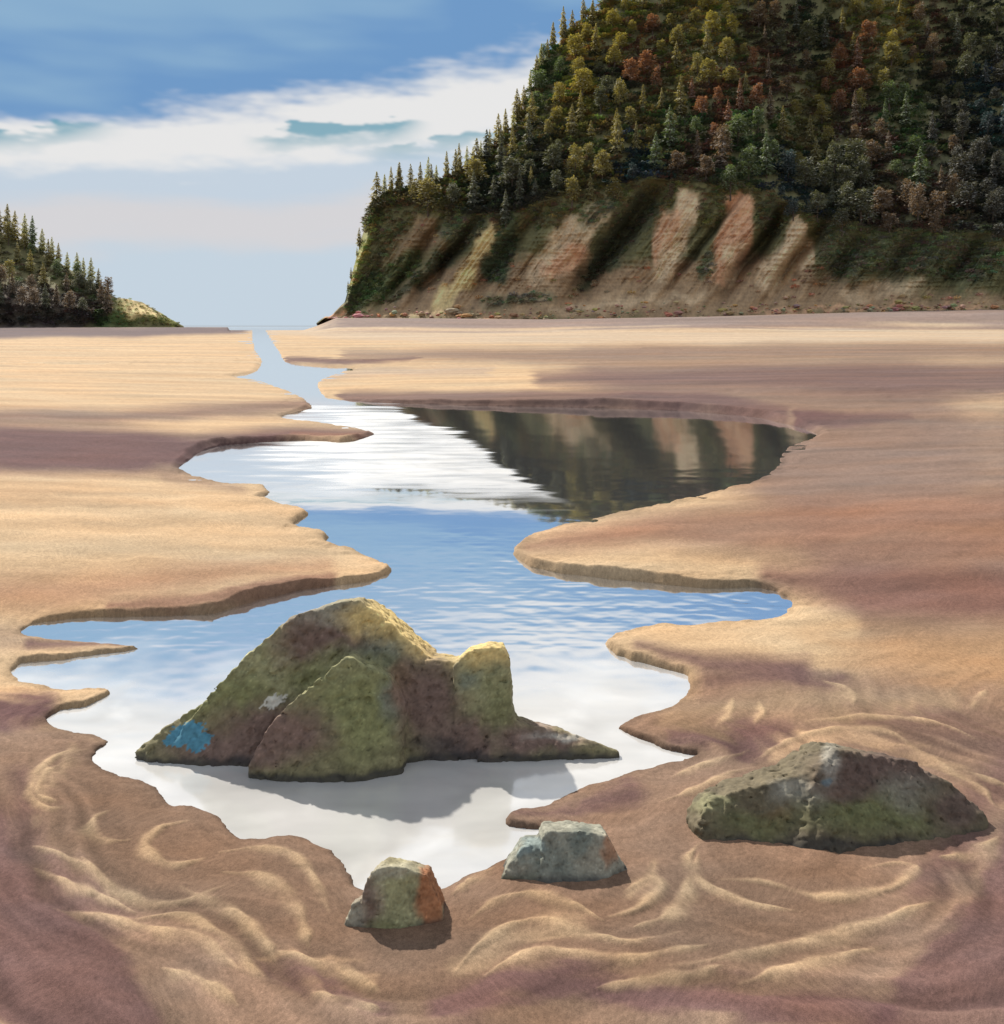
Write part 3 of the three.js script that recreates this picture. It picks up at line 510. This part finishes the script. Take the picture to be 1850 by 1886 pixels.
{
  const D0 = distOf(1560), floor = LV(D0) + 0.01;
  const st = stainAndSun([[umber, 1620, 1420, 110, 40], [lichenPale, 1465, 1455, 45, 20, 0.5], [lichenPale, 1530, 1400, 18, 40, 0.45], [grey, 1480, 1470, 50, 24, 0.7], [lichenBlue, 1522, 1434, 6, 7, 0.5, 0.4], [moss, 1620, 1500, 130, 36], [grey, 1670, 1460, 45, 36, 0.7], [umber, 1760, 1490, 50, 36, 0.9], [moss2, 1320, 1480, 36, 18, 0.8], [rustAndSun, 1430, 1510, 30, 18, 0.4], [umber, 1560, 1455, 50, 24, 0.8], [moss, 1400, 1520, 70, 24, 0.8], [blackish, 1500, 1560, 260, 16, 0.7]], mix3(umber, moss, 0.4), floor), dark = (...a) => scale3(st(...a), 0.66);
  rock('ridged_boulder', 'low ridged dark boulder with pale lichen on the sand near the beach edge', rockGeometry(D0, [
    [[1282, 1522, 0.0, 0.1], [1312, 1466, 0.06, 0.1], [1360, 1457, 0.08, 0.12], [1430, 1434, 0.10, 0.15], [1505, 1420, 0.10, 0.15], [1290, 1542, -0.02, 0.05], [1420, 1568, -0.06, 0.1], [1560, 1575, -0.08, 0.1]],
    [[1508, 1416, 0.08], [1540, 1377, 0.12], [1600, 1386, 0.14], [1690, 1402, 0.16], [1752, 1440, 0.14], [1812, 1484, 0.10], [1826, 1516, 0.06], [1812, 1548, 0.02], [1480, 1572, -0.07], [1570, 1586, -0.10], [1720, 1578, -0.06]],
  ], { cell: 0.006, round: 0.03, rough: { amp: 0.011, size: 0.12 }, paint: dark, floor, back: 0.18, join: 0.09 }));
}

// ───────────────────────── hills ─────────────────────────
// A hill is a sheet over its toe line: talus and bluff up to the brow, wooded slope up to the crest, then down behind.
function hillSurface({ toe, brow, crest, dist, gully, c0, c1, fold }) {
  const P = (c, s) => {                                   // s: 0 toe, 1 brow, 2 crest, 3 far foot behind
    const yt = toe(c), yc = Math.min(crest(c), yt - 2), yb = Math.max(Math.min(brow(c), yt - 1), yc + 2), D0 = dist(c);
    const bluff = (yt - yb) / FOC * D0, up = Math.max(0, yb - yc) / FOC * D0;
    let y, D;
    if (s <= 1) { const k = Math.pow(s, 0.92); y = lerp(yt, yb, k); D = D0 + bluff * (s < 0.25 ? s * 1.9 : 0.475 + (s - 0.25) * 0.55); D += gully(c, y) * Math.sin(Math.PI * clamp(s * 0.96 + 0.02)) * clamp(bluff / 12); }
    else { const k = Math.min(s - 1, 1); y = lerp(yb, yc, k); D = D0 + bluff * 0.89 + up * 2.3 * k + fold(c, y) * Math.sin(Math.PI * k) * clamp(up / 20); }
    if (s <= 2) { const n = fbm(c * 0.02, y * 0.02, 3, 4); return at(c, y + (s > 0.05 && s < 2 ? n * 5 : 0), D + (s > 0.02 ? n * 3 : 0)); }
    const p = at(c, y, D), k = s - 2; return [p[0] * (1 + 0.25 * k), lerp(p[1], -3, k * k * 0.6 + 0.4 * k), p[2] - (60 + 90 * k) * k];
  };
  return P;
}
const bump = (x, m, w) => Math.exp(-(((x - m) / w) ** 2));
const hillR = hillSurface({
  toe: curve([[585, 596], [600, 585], [700, 588], [900, 592], [1000, 592], [1300, 587], [1600, 577], [1850, 571], [3200, 560]]),
  brow: curve([[585, 590], [640, 560], [665, 470], [700, 385], [780, 372], [870, 395], [940, 392], [1000, 372], [1100, 345], [1200, 330], [1300, 340], [1400, 345], [1500, 400], [1600, 420], [1850, 430], [3200, 430]]),
  crest: curve([[585, 594], [612, 580], [636, 556], [650, 500], [668, 432], [690, 385], [720, 362], [800, 345], [860, 318], [900, 282], [945, 240], [985, 150], [1005, 96], [1040, 62], [1080, 30], [1120, -2], [1250, -18], [1850, -16], [2400, -30], [3200, 60]]),
  dist: curve([[585, 352], [640, 340], [800, 322], [1000, 305], [1850, 285], [3200, 240]]),
  gully: (c, y) => { const q = c + 0.75 * (y - 580) + 8 * noise(c * 0.02, y * 0.02, 6); let g = 0; for (const [m, w, d] of [[690, 16, 7], [748, 18, 9], [848, 22, 8], [1035, 34, 15], [1196, 10, 5], [1306, 20, 12], [1392, 18, 10], [1480, 26, 6], [1580, 30, 6], [1700, 34, 6], [1820, 30, 6]]) g += 1.7 * d * bump(q, m, w * 0.9); return g + 5 * fbm(q * 0.03, y * 0.006, 2, 4) + 3.2 * Math.abs(noise(q * 0.11, y * 0.012, 5)) + 1.6 * Math.abs(noise(q * 0.29, y * 0.04, 8)) + 1.1 * noise(c * 0.03, y * 0.22, 4); },
  fold: (c, y) => 26 * fbm((c + 0.4 * y) * 0.006, y * 0.003, 12, 3) + 8 * bump(c, 1500, 60),
});
const hillL = hillSurface({
  toe: curve([[-1400, 625], [-100, 618], [0, 612], [200, 608], [340, 603]]),
  brow: curve([[-1400, 560], [0, 560], [160, 572], [230, 575], [300, 590], [340, 601]]),
  crest: curve([[-1400, 250], [-300, 360], [-60, 408], [0, 424], [60, 448], [110, 482], [150, 508], [185, 528], [215, 548], [262, 556], [292, 574], [312, 586], [340, 600]]),
  dist: curve([[-1400, 240], [-100, 300], [200, 322], [340, 350]]),
  gully: (c, y) => 5 * fbm(c * 0.03, y * 0.01, 8, 3), fold: (c, y) => 10 * fbm(c * 0.012, y * 0.01, 15, 3),
});
const soilTan = [0.66, 0.48, 0.29], soilGold = [0.70, 0.52, 0.24], soilOrange = [0.66, 0.37, 0.21], soilBrown = [0.34, 0.22, 0.12], turf = [0.15, 0.135, 0.055], turfDark = [0.095, 0.095, 0.045], sage = [0.16, 0.17, 0.09], limeTurf = [0.27, 0.27, 0.08];
const hillPatches = [
  [turf, 30, 1, [[640, 560, 60], [700, 420, 60], [900, 300, 130], [1400, 150, 280], [2800, 150, 330]]],
  [soilBrown, 16, 0.95, [[620, 584, 14], [760, 540, 44], [900, 530, 60], [1100, 540, 50], [1400, 530, 60], [1700, 560, 16], [2800, 560, 16]]],
  [limeTurf, 10, 0.85, [[648, 520, 10], [665, 460, 14], [690, 400, 12]]],
  [[0.07, 0.10, 0.035], 14, 0.9, [[650, 545, 14], [700, 515, 20]]],
  [soilBrown, 14, 0.8, [[720, 500, 20], [790, 430, 34]]],
  [[0.12, 0.15, 0.055], 16, 0.8, [[645, 570, 12], [690, 540, 24], [760, 480, 20]]],
  [sage, 10, 0.8, [[830, 420, 26], [860, 390, 12]]],
  [turfDark, 8, 0.95, [[715, 560, 5], [790, 500, 11], [880, 415, 18]]],
  [soilGold, 9, 1, [[800, 568, 8], [850, 520, 14], [885, 470, 15], [905, 420, 8]]],
  [[0.085, 0.105, 0.05], 9, 1, [[915, 500, 22], [935, 440, 20], [945, 395, 10]]],
  [soilTan, 12, 0.9, [[1000, 500, 26], [1060, 430, 30], [1110, 390, 18]]],
  [soilOrange, 12, 0.9, [[1010, 500, 16], [1060, 470, 24]]],
  [sage, 12, 0.6, [[1085, 400, 18], [1130, 375, 14]]],
  [turfDark, 9, 1, [[1070, 530, 8], [1120, 470, 22], [1190, 380, 28]]],
  [soilTan, 10, 1, [[1220, 505, 22], [1240, 440, 30], [1265, 370, 24]]],
  [soilOrange, 9, 0.75, [[1205, 480, 8], [1235, 400, 16]]],
  [soilOrange, 10, 1, [[1325, 500, 18], [1350, 450, 34], [1365, 385, 28]]],
  [soilTan, 9, 0.7, [[1340, 510, 12], [1350, 460, 14]]],
  [sage, 6, 0.8, [[1300, 500, 12], [1305, 475, 10]]],
  [turfDark, 8, 1, [[1420, 380, 16], [1418, 430, 8]]],
  [turfDark, 8, 1, [[1515, 390, 18], [1525, 450, 8]]],
  [soilTan, 9, 1, [[1420, 520, 20], [1465, 460, 34], [1468, 410, 14]]],
  [soilTan, 14, 0.7, [[1560, 545, 10], [1620, 530, 16], [1700, 520, 10]]],
  [sage, 24, 0.75, [[1560, 470, 46], [1640, 450, 50], [1800, 470, 50]]],
  [turfDark, 24, 0.8, [[1700, 340, 60], [1850, 330, 90], [2400, 330, 120]]],
  [soilTan, 9, 0.55, [[1010, 572, 6], [1150, 555, 10], [1300, 545, 8]]],
  [sage, 10, 0.5, [[900, 560, 12], [1020, 548, 8]]],
  [soilOrange, 4, 0.8, [[600, 583, 4], [640, 578, 4]]], [soilOrange, 4, 0.7, [[900, 586, 5], [940, 584, 4]]], [soilOrange, 3, 0.6, [[1380, 576, 3], [1500, 572, 4], [1640, 568, 3], [1800, 566, 3]]],
];
const hillPatchesL = [
  [turf, 20, 1, [[-400, 450, 120], [150, 520, 60]]],
  [[0.075, 0.055, 0.04], 16, 0.95, [[-400, 570, 50], [60, 565, 45], [160, 580, 26]]],  // dark brown foot: shade painted into the soil colour
  [[0.07, 0.11, 0.03], 12, 1, [[195, 590, 20], [240, 590, 14]]],
  [limeTurf, 8, 0.9, [[230, 560, 12], [290, 585, 14], [325, 600, 8]]],
  [soilGold, 7, 1, [[228, 548, 10], [258, 570, 16], [285, 580, 8]]],
  [[0.10, 0.075, 0.07], 6, 0.8, [[-400, 608, 8], [150, 604, 6]]],
];
function hillMesh(name, label, P, c0, c1, dc, list) {
  const cs = []; for (let c = c0; c <= c1; c += c > 1880 || c < -60 ? 26 : dc) cs.push(c);
  const ss = []; for (let s = 0; s <= 1.0001; s += 0.008) ss.push(s); for (let s = 1.03; s <= 2.0001; s += 0.025) ss.push(s); for (let s = 2.1; s <= 3; s += 0.15) ss.push(s);
  const g = gridGeometry(cs.length, ss.length, (i, j) => P(cs[i], ss[j]), (i, j, p) => {
    const D = -p[2], u0 = CX + FOC * p[0] / D, v0 = HZ + (EYE - p[1]) / D * FOC, u = u0 + fbm(u0 * 0.03, v0 * 0.012, 4, 4) * 34, v = v0 + fbm(u0 * 0.03, v0 * 0.03, 9, 4) * 30;
    let c = turf;
    for (const q of list) { const d = strokeDist(q[3], u, v), k = 1 - sstep(-q[1], q[1], d); if (k > 0) c = mix3(c, q[0], k * q[2]); }
    const n = 1 + 0.6 * fbm((u0 + 0.6 * v0) * 0.09, v0 * 0.025, 2, 4) + 0.26 * noise(u0 * 0.3, v0 * 0.22, 1) + 0.22 * noise(u0 * 0.02, v0 * 0.25, 6) + 0.2 * noise(u0 * 0.7, v0 * 0.6, 7);
    return [clamp(c[0] * n, 0.01, 0.7), clamp(c[1] * n, 0.01, 0.7), clamp(c[2] * n, 0.01, 0.6)];
  });
  const m = new THREE.Mesh(g, new THREE.MeshStandardMaterial({ vertexColors: true, roughness: 0.95, name: 'hill soil' }));
  m.name = name; m.userData = { kind: 'structure', label, category: 'hill' }; scene.add(shadowed(m)); return m;
}
hillMesh('wooded_hill', 'tall wooded headland with eroded tan and orange bluffs', hillR, 585, 3200, 2, hillPatches);
hillMesh('low_headland', 'low dark headland sloping down to the stream mouth', hillL, -1400, 340, 3, hillPatchesL);

// ───────────────────────── trees ─────────────────────────
const leafTri = (P, x, y, z, s, ax, ay, az, up) => {       // one small leaf spray: a bent quad
  const l = Math.hypot(ax, ay, az) || 1; ax /= l; ay /= l; az /= l;
  let bx = -az, by = (rnd() - 0.5) * 0.9, bz = ax; const bl = Math.hypot(bx, by, bz) || 1; bx /= bl; by /= bl; bz /= bl;
  const w = s * 0.42, d = up * s * 0.3;
  const A = [x - bx * w, y - by * w, z - bz * w], B = [x + bx * w, y + by * w, z + bz * w], C = [x + ax * s, y + ay * s - d, z + az * s];
  P.push(...A, ...B, ...C);
};
function coniferCrown(H, R, n) {
  const P = [];
  for (let k = 0; k < n; k++) {
    const t = Math.pow(rnd(), 0.75), y = H * (0.10 + 0.9 * (1 - t)), tier = 0.72 + 0.28 * Math.sin(y * 5.2 / H * 6.28);
    const rad = R * (0.05 + 0.95 * Math.sin(Math.min(1, t * 1.25) * 1.57)) * tier * (0.8 + 0.35 * noise(t * 6, k % 7, H)), a = rnd() * 6.283, q = Math.sqrt(0.15 + 0.85 * rnd());
    const lob = 0.8 + 0.3 * noise(Math.cos(a) * 1.5, Math.sin(a) * 1.5, y * 0.8);
    const r = rad * q * lob;
    leafTri(P, Math.cos(a) * r, y, Math.sin(a) * r, rr(0.45, 0.95) * (0.55 + 0.6 * t), Math.cos(a), rr(-0.45, 0.25), Math.sin(a), 1);
  }
  for (let k = 0; k < 6; k++) leafTri(P, 0, H * 0.98, 0, 0.6, rr(-0.4, 0.4), 1, rr(-0.4, 0.4), 0);
  const g = new THREE.BufferGeometry(); g.setAttribute('position', new THREE.Float32BufferAttribute(P, 3)); g.computeVertexNormals(); return g;
}
function roundCrown(H, R, n) {
  const P = [], cl = [];
  const m = 9; for (let k = 0; k < m; k++) { const a = k * 2.4 + rr(-0.4, 0.4), h = k / (m - 1); const q = R * (0.62 - 0.35 * h) * rr(0.7, 1.1); cl.push([Math.cos(a) * q, H * (0.34 + 0.5 * h), Math.sin(a) * q, R * rr(0.4, 0.62) * (1 - 0.25 * h)]); }
  for (let k = 0; k < n; k++) {
    const [cx, cy, cz, cr] = cl[k % m]; let x = rr(-1, 1), y = rr(-1, 1), z = rr(-1, 1), l = Math.hypot(x, y, z) || 1; const q = Math.pow(rnd(), 0.4); x /= l; y /= l; z /= l;
    leafTri(P, cx + x * cr * q, cy + y * cr * q * 1.15, cz + z * cr * q, rr(0.3, 0.62), x + rr(-0.5, 0.5), y * 0.6 + rr(-0.4, 0.5), z + rr(-0.5, 0.5), 0.5);
  }
  const g = new THREE.BufferGeometry(); g.setAttribute('position', new THREE.Float32BufferAttribute(P, 3)); g.computeVertexNormals(); return g;
}
function trunkGeometry(H, r, limbs) {
  const parts = [new THREE.CylinderGeometry(r * 0.25, r, H, 6, 3).translate(0, H / 2 - 0.5, 0)];
  for (let k = 0; k < limbs; k++) { const a = k * 2.4, h = H * (0.35 + 0.08 * k), L = H * 0.28; const g = new THREE.CylinderGeometry(r * 0.12, r * 0.35, L, 5); g.translate(0, L / 2, 0).rotateZ(-0.9).rotateY(a).translate(0, h, 0); parts.push(g); }
  return mergeGeometries(parts);
}
const forms = [];
for (let k = 0; k < 5; k++) { const H = 10, R = rr(2.0, 2.7); forms.push({ name: 'conifer_tree', crown: coniferCrown(H, R, 760), trunk: trunkGeometry(9.2, 0.22, 3) }); }
for (let k = 0; k < 4; k++) { const H = 9, R = rr(2.6, 3.3); forms.push({ name: 'broadleaf_tree', crown: roundCrown(H, R, 1300), trunk: trunkGeometry(6.4, 0.24, 5) }); }
const leafMat = (r, g, b, n) => new THREE.MeshPhysicalMaterial({ color: new THREE.Color().setRGB(r, g, b), roughness: 0.9, transmission: 0.5, thickness: 0, side: THREE.DoubleSide, name: n });
const leaves = {
  olive: leafMat(0.31, 0.26, 0.055, 'olive leaves'), gold: leafMat(0.38, 0.315, 0.05, 'yellow green leaves'), green: leafMat(0.14, 0.19, 0.05, 'green leaves'), dark: leafMat(0.125, 0.13, 0.048, 'dark needles'),
  russet: leafMat(0.33, 0.15, 0.055, 'russet leaves'), umber: leafMat(0.21, 0.135, 0.06, 'brown leaves'), blue: leafMat(0.045, 0.08, 0.075, 'blue green needles'), lime: leafMat(0.46, 0.44, 0.14, 'lime leaves'), black: leafMat(0.07, 0.066, 0.035, 'shade painted needles'),  // darkest tone holds the shade of the hill end, painted into the leaves
};
const tone = { olive: 'olive', gold: 'yellow-green', green: 'mid-green', dark: 'dark green', russet: 'russet', umber: 'brown', blue: 'blue-green', lime: 'pale lime', black: 'near-black' };
const bark = new THREE.MeshStandardMaterial({ color: new THREE.Color().setRGB(0.11, 0.08, 0.06), roughness: 0.95, name: 'bark' });
function tree(form, colour, p, h, label, group, wide = 1) {
  const f = forms[form], o = new THREE.Group(); o.name = numbered(f.name);
  const c = new THREE.Mesh(f.crown, leaves[colour]); c.name = 'crown'; const t = new THREE.Mesh(f.trunk, bark); t.name = 'trunk';
  o.add(shadowed(t), shadowed(c)); const k = h / 10; o.scale.set(k * wide, k, k * wide); o.rotation.y = rr(0, 6.28); o.position.set(p[0], p[1] - 0.3, p[2]);
  o.userData = { label, category: 'tree', group }; scene.add(o); return o;
}
const pick = (list) => { let s = 0; for (const [, w] of list) s += w; let r = rnd() * s; for (const [k, w] of list) { r -= w; if (r <= 0) return k; } return list[0][0]; };
const hues = [[660, 460, 'lime'], [700, 400, 'olive'], [780, 350, 'olive'], [840, 300, 'olive'], [900, 330, 'dark'], [930, 280, 'olive'], [990, 280, 'dark'], [1000, 230, 'olive'], [1010, 130, 'green'], [1060, 70, 'gold'], [1130, 60, 'gold'], [1080, 180, 'gold'], [1120, 150, 'dark'], [1060, 250, 'olive'], [1100, 300, 'olive'], [1170, 110, 'russet'], [1180, 230, 'olive'], [1160, 310, 'blue'], [1250, 60, 'olive'], [1300, 40, 'gold'], [1260, 150, 'olive'], [1265, 225, 'green'], [1310, 180, 'russet'], [1300, 260, 'umber'], [1340, 110, 'olive'], [1390, 150, 'russet'], [1420, 70, 'umber'], [1440, 150, 'umber'], [1400, 240, 'green'], [1360, 310, 'green'], [1450, 310, 'blue'], [1490, 200, 'olive'], [1500, 60, 'dark'], [1480, 270, 'olive'], [1560, 100, 'russet'], [1560, 30, 'olive'], [1600, 240, 'umber'], [1560, 320, 'dark'], [1620, 120, 'olive'], [1660, 60, 'gold'], [1660, 190, 'green'], [1680, 280, 'green'], [1710, 60, 'umber'], [1730, 150, 'dark'], [1740, 320, 'umber'], [1790, 60, 'dark'], [1800, 170, 'blue'], [1800, 300, 'black'], [1850, 90, 'black'], [1850, 250, 'blue'], [1850, 350, 'black'], [1640, 370, 'umber'], [1760, 230, 'black']];
function hillTone(u, v) {                                // stands of one kind of tree; the darkest at the right carry painted shade
  const uu = u + rr(-26, 26), vv = v + rr(-26, 26); let b = null, m = 1e9;
  for (const [x, y, k] of hues) { const d = Math.hypot(x - uu, (y - vv) * 0.8); if (d < m) { m = d; b = k; } }
  return b;
}
const rank = (list, of) => { const sets = {}; for (const q of list) (sets[of(q)] ??= []).push(q); for (const k in sets) { const a = sets[k].sort((p, q) => p.u - q.u); a.forEach((q, i) => { q.nth = a.length === 1 ? 'the only one there' : i === 0 ? `leftmost of ${a.length}` : i === a.length - 1 ? `rightmost of ${a.length}` : `${ord(i + 1)} of ${a.length} from the left`; }); } };
const ord = (n) => n === 1 ? 'first' : n === 2 ? 'second' : n === 3 ? 'third' : n + 'th';
{
  // skyline trees of the big hill, from the sea end
  let n = 0; const cs = [641, 647, 655, 662, 684, 706, 722, 738, 754, 772, 790, 806, 826, 846, 858, 872, 888, 902, 918, 934, 948, 958, 968, 978, 988, 998, 1008, 1022, 1040, 1056, 1074, 1092, 1112];
  for (const c of cs) {
    n++;
    const p = hillR(c + rr(-3, 3), rr(1.94, 2.0)); const key = c < 730 ? pick([['lime', 3], ['olive', 3], ['gold', 2]]) : pick([['olive', 4], ['gold', 4], ['lime', 3]]);
    const h = c < 660 ? rr(3.5, 5.5) : c < 700 ? rr(6, 9) : rr(9, 14);
    tree(Math.floor(rr(0, 5)), key, p, h, `${tone[key]} conifer on the big hill's skyline, ${ord(n)} tree up from the sea end`, 'skyline conifers of the big hill', rr(0.75, 1.0));
  }
  // forest on the slope
  const spots = []; let tries = 0;
  while (spots.length < 262 && tries++ < 30000) {
    const u = rr(690, 1880), s = rr(noise(u * 0.03, 4.5, 2) > 0.05 ? 0.84 : 1.0, 1.97), p = hillR(u, s), D = -p[2], v = HZ + (EYE - p[1]) / D * FOC;
    const yb = v; if (u < 1000 && s < 1.05 && rnd() < 0.5) continue;
    const up = hillR(u, 2), down = hillR(u, 1); if (up[1] - down[1] < 4) continue;
    let ok = true; for (const q of spots) if (Math.hypot(q.u - u, (q.v - v) * 1.15) < 31) { ok = false; break; }
    if (ok) spots.push({ u, v, p, s });
    else if (tries > 12000) { ok = true; for (const q of spots) if (Math.hypot(q.u - u, (q.v - v) * 1.15) < 24) { ok = false; break; } if (ok) spots.push({ u, v, p, s }); }
  }
  const zone = (u, v) => (u > 1640 ? 'dark end' : u > 1330 ? 'middle' : u > 1000 ? 'shoulder' : 'sea end') + (v > 260 ? ' above bluffs' : v > 110 ? ' midway' : ' near crest');
  for (const q of spots) { q.key = hillTone(q.u, q.v - 34); q.con = rnd() < (q.u < 1000 ? 0.5 : 0.22); q.kin = `${tone[q.key]} ${q.con ? 'conifer' : 'broadleaf tree'}`; q.z = zone(q.u, q.v); }
  rank(spots, (q) => q.kin + q.z);
  for (const q of spots) tree(q.con ? Math.floor(rr(0, 5)) : 5 + Math.floor(rr(0, 4)), q.key, q.p, q.con ? rr(9, 18) : rr(7.5, 17), `${q.kin}, big hill's ${q.z}, ${q.nth}`, `${q.kin}s, big hill's ${q.z}`, q.con ? rr(0.7, 1.2) : rr(0.8, 1.4));
  // crest trees beyond the top of the view
  let m = 0; for (let c = 1130; c < 1900; c += 24) { m++; const p = hillR(c + rr(-6, 6), rr(1.97, 2.02)), key = hillTone(c, 40); tree(Math.floor(rr(0, 9)), key, p, rr(7, 9.5), `${tone[key]} tree on the crest of the big hill, ${ord(m)} from the upper edge's left`, 'crest trees of the big hill'); }
}
{
  let n = 0;
  for (const [c, h] of [[-40, 10], [-22, 11], [-2, 11], [14, 12.5], [28, 12], [46, 11], [60, 12], [78, 9.5], [96, 9], [108, 8], [124, 7], [142, 9], [154, 8], [168, 9.5], [182, 7], [198, 5]]) {
    n++; const p = hillL(c, rr(1.92, 2)), key = pick([['olive', 2], ['green', 1.5], ['gold', 3], ['lime', 5]]);
    tree(Math.floor(rr(0, 5)), key, p, h, `${tone[key]} conifer on the low headland's skyline, ${ord(n)} from the picture's left edge`, 'skyline conifers of the low headland', rr(0.85, 1.1));
  }
  const spots = []; let t = 0;
  while (spots.length < 34 && t++ < 4000) { const u = rr(-60, 200), s = rr(0.75, 1.85), p = hillL(u, s), D = -p[2], v = HZ + (EYE - p[1]) / D * FOC; if (spots.every((q) => Math.hypot(q.u - u, q.v - v) > 20)) spots.push({ u, v, p }); }
  for (const q of spots) { q.low = q.v > 530 ? 'foot' : 'upper slope'; q.key = q.v > 530 ? pick([['umber', 5], ['dark', 2]]) : pick([['green', 3], ['olive', 4], ['gold', 2]]); q.con = rnd() < 0.35; q.kin = `${tone[q.key]} ${q.con ? 'conifer' : 'broadleaf tree'}`; }
  rank(spots, (q) => q.kin + q.low);
  for (const q of spots) tree(q.con ? Math.floor(rr(0, 5)) : 5 + Math.floor(rr(0, 4)), q.key, q.p, rr(7, 11), `${q.kin} on low headland's ${q.low}, ${q.nth}`, `${q.kin}s on the low headland's ${q.low}`);
}
// scrub between the trees and in the gullies
{
  const P = []; for (let k = 0; k < 90; k++) { const a = rnd() * 6.283, q = Math.sqrt(rnd()), y = rr(0, 1) * (1 - q * 0.5); leafTri(P, Math.cos(a) * q, y, Math.sin(a) * q, rr(0.25, 0.5), Math.cos(a) + rr(-0.6, 0.6), rr(0, 1), Math.sin(a) + rr(-0.6, 0.6), 0.4); }
  const g = new THREE.BufferGeometry(); g.setAttribute('position', new THREE.Float32BufferAttribute(P, 3)); g.computeVertexNormals();
  const mat = new THREE.MeshPhysicalMaterial({ color: 0xffffff, roughness: 0.95, transmission: 0.25, thickness: 0, side: THREE.DoubleSide, name: 'scrub leaves' });
  const scrub = (name, label, n, place) => {
    const m = new THREE.InstancedMesh(g, mat, n), M = new THREE.Matrix4(), q = new THREE.Quaternion(), up = new THREE.Vector3(0, 1, 0), c = new THREE.Color();
    for (let i = 0; i < n; i++) { const { p, s, col } = place(i); q.setFromAxisAngle(up, rr(0, 6.28)); M.compose(new THREE.Vector3(...p), q, new THREE.Vector3(s, s * rr(0.8, 1.4), s)); m.setMatrixAt(i, M); c.setRGB(...col.map((x) => x * rr(0.7, 1.35))); m.setColorAt(i, c); }
    m.name = name; m.userData = { kind: 'stuff', label, category: 'scrub' }; scene.add(shadowed(m));
  };
  const pal = { olive: [0.14, 0.13, 0.04], gold: [0.23, 0.19, 0.04], green: [0.06, 0.1, 0.03], dark: [0.035, 0.045, 0.02], russet: [0.15, 0.075, 0.035], umber: [0.085, 0.055, 0.03], blue: [0.02, 0.045, 0.05], lime: [0.27, 0.27, 0.08], black: [0.02, 0.024, 0.015] };  // black tone: shade of the hill end put into the scrub colour
  scrub('hill_undergrowth', 'undergrowth filling the gaps between the trees of the big hill', 5200, () => { const u = rr(680, 1890), s = rr(1.0, 2), p = hillR(u, s), D = -p[2], v = HZ + (EYE - p[1]) / D * FOC; return { p, s: rr(1.6, 3.2), col: pal[hillTone(u, v)] }; });
  scrub('bluff_scrub', 'low scrub in the gullies and on the brow of the bluffs', 3600, () => {
    for (;;) {
      const u = rr(640, 1890), s = rr(0.12, 1.02), p = hillR(u, s), D = -p[2], v = HZ + (EYE - p[1]) / D * FOC;
      let c = null; for (const q of hillPatches) if (strokeDist(q[3], u, v) < 0) c = q[0];
      if (!c || c === soilTan || c === soilGold || c === soilOrange || (c === soilBrown && rnd() < 0.93)) { if (s < 0.96) continue; c = turfDark; }
      return { p, s: rr(0.45, 1.5), col: scale3(c, rr(1.2, 2.0)) };
    }
  });
  scrub('headland_scrub', 'low scrub covering the low headland', 700, () => { const u = rr(-80, 330), s = rr(0.25, 2), p = hillL(u, s), D = -p[2], v = HZ + (EYE - p[1]) / D * FOC; let c = turf; for (const q of hillPatchesL) if (strokeDist(q[3], u, v) < 0) c = q[0]; if (c === soilGold) c = limeTurf; return { p, s: rr(0.8, 1.8) * (u > 205 ? 0.35 : 1), col: u > 205 ? limeTurf : c }; });
}

// rubble and clods fallen along the foot of the bluffs
{
  const g = new THREE.IcosahedronGeometry(1, 1), P = g.attributes.position; for (let i = 0; i < P.count; i++) { const x = P.getX(i), y = P.getY(i), z = P.getZ(i), k = 1 + 0.7 * noise(x * 1.3, y * 1.3, z * 1.3); P.setXYZ(i, x * k, y * k * 0.6, z * k); } g.computeVertexNormals();
  const n = 520, m = new THREE.InstancedMesh(g, new THREE.MeshStandardMaterial({ color: 0xffffff, roughness: 0.95, name: 'fallen soil' }), n), M = new THREE.Matrix4(), q = new THREE.Quaternion(), up = new THREE.Vector3(0, 1, 0), c = new THREE.Color();
  for (let i = 0; i < n; i++) {
    const p = hillR(rr(600, 1900), rr(0, 0.05) + 0.1 * rnd() * rnd()), s = rr(0.15, 0.4) + 0.9 * rnd() ** 5, f = 8 * rnd() ** 3; const k = (p[2] + f) / p[2];
    q.setFromAxisAngle(up, rr(0, 6.28)); M.compose(new THREE.Vector3(p[0] * k, p[1] - f * 0.06, p[2] + f), q, new THREE.Vector3(s * rr(1, 2.2), s, s)); m.setMatrixAt(i, M);
    const col = mix3(mix3(soilBrown, soilOrange, rnd()), soilTan, rnd() * 0.5); c.setRGB(...col.map((x) => x * rr(0.5, 1.0))); m.setColorAt(i, c);
  }
  m.name = 'bluff_rubble'; m.userData = { kind: 'stuff', label: 'rusty clods and stones strewn along the foot of the bluffs', category: 'rubble' }; scene.add(shadowed(m));
}

renderer.render(scene, camera);
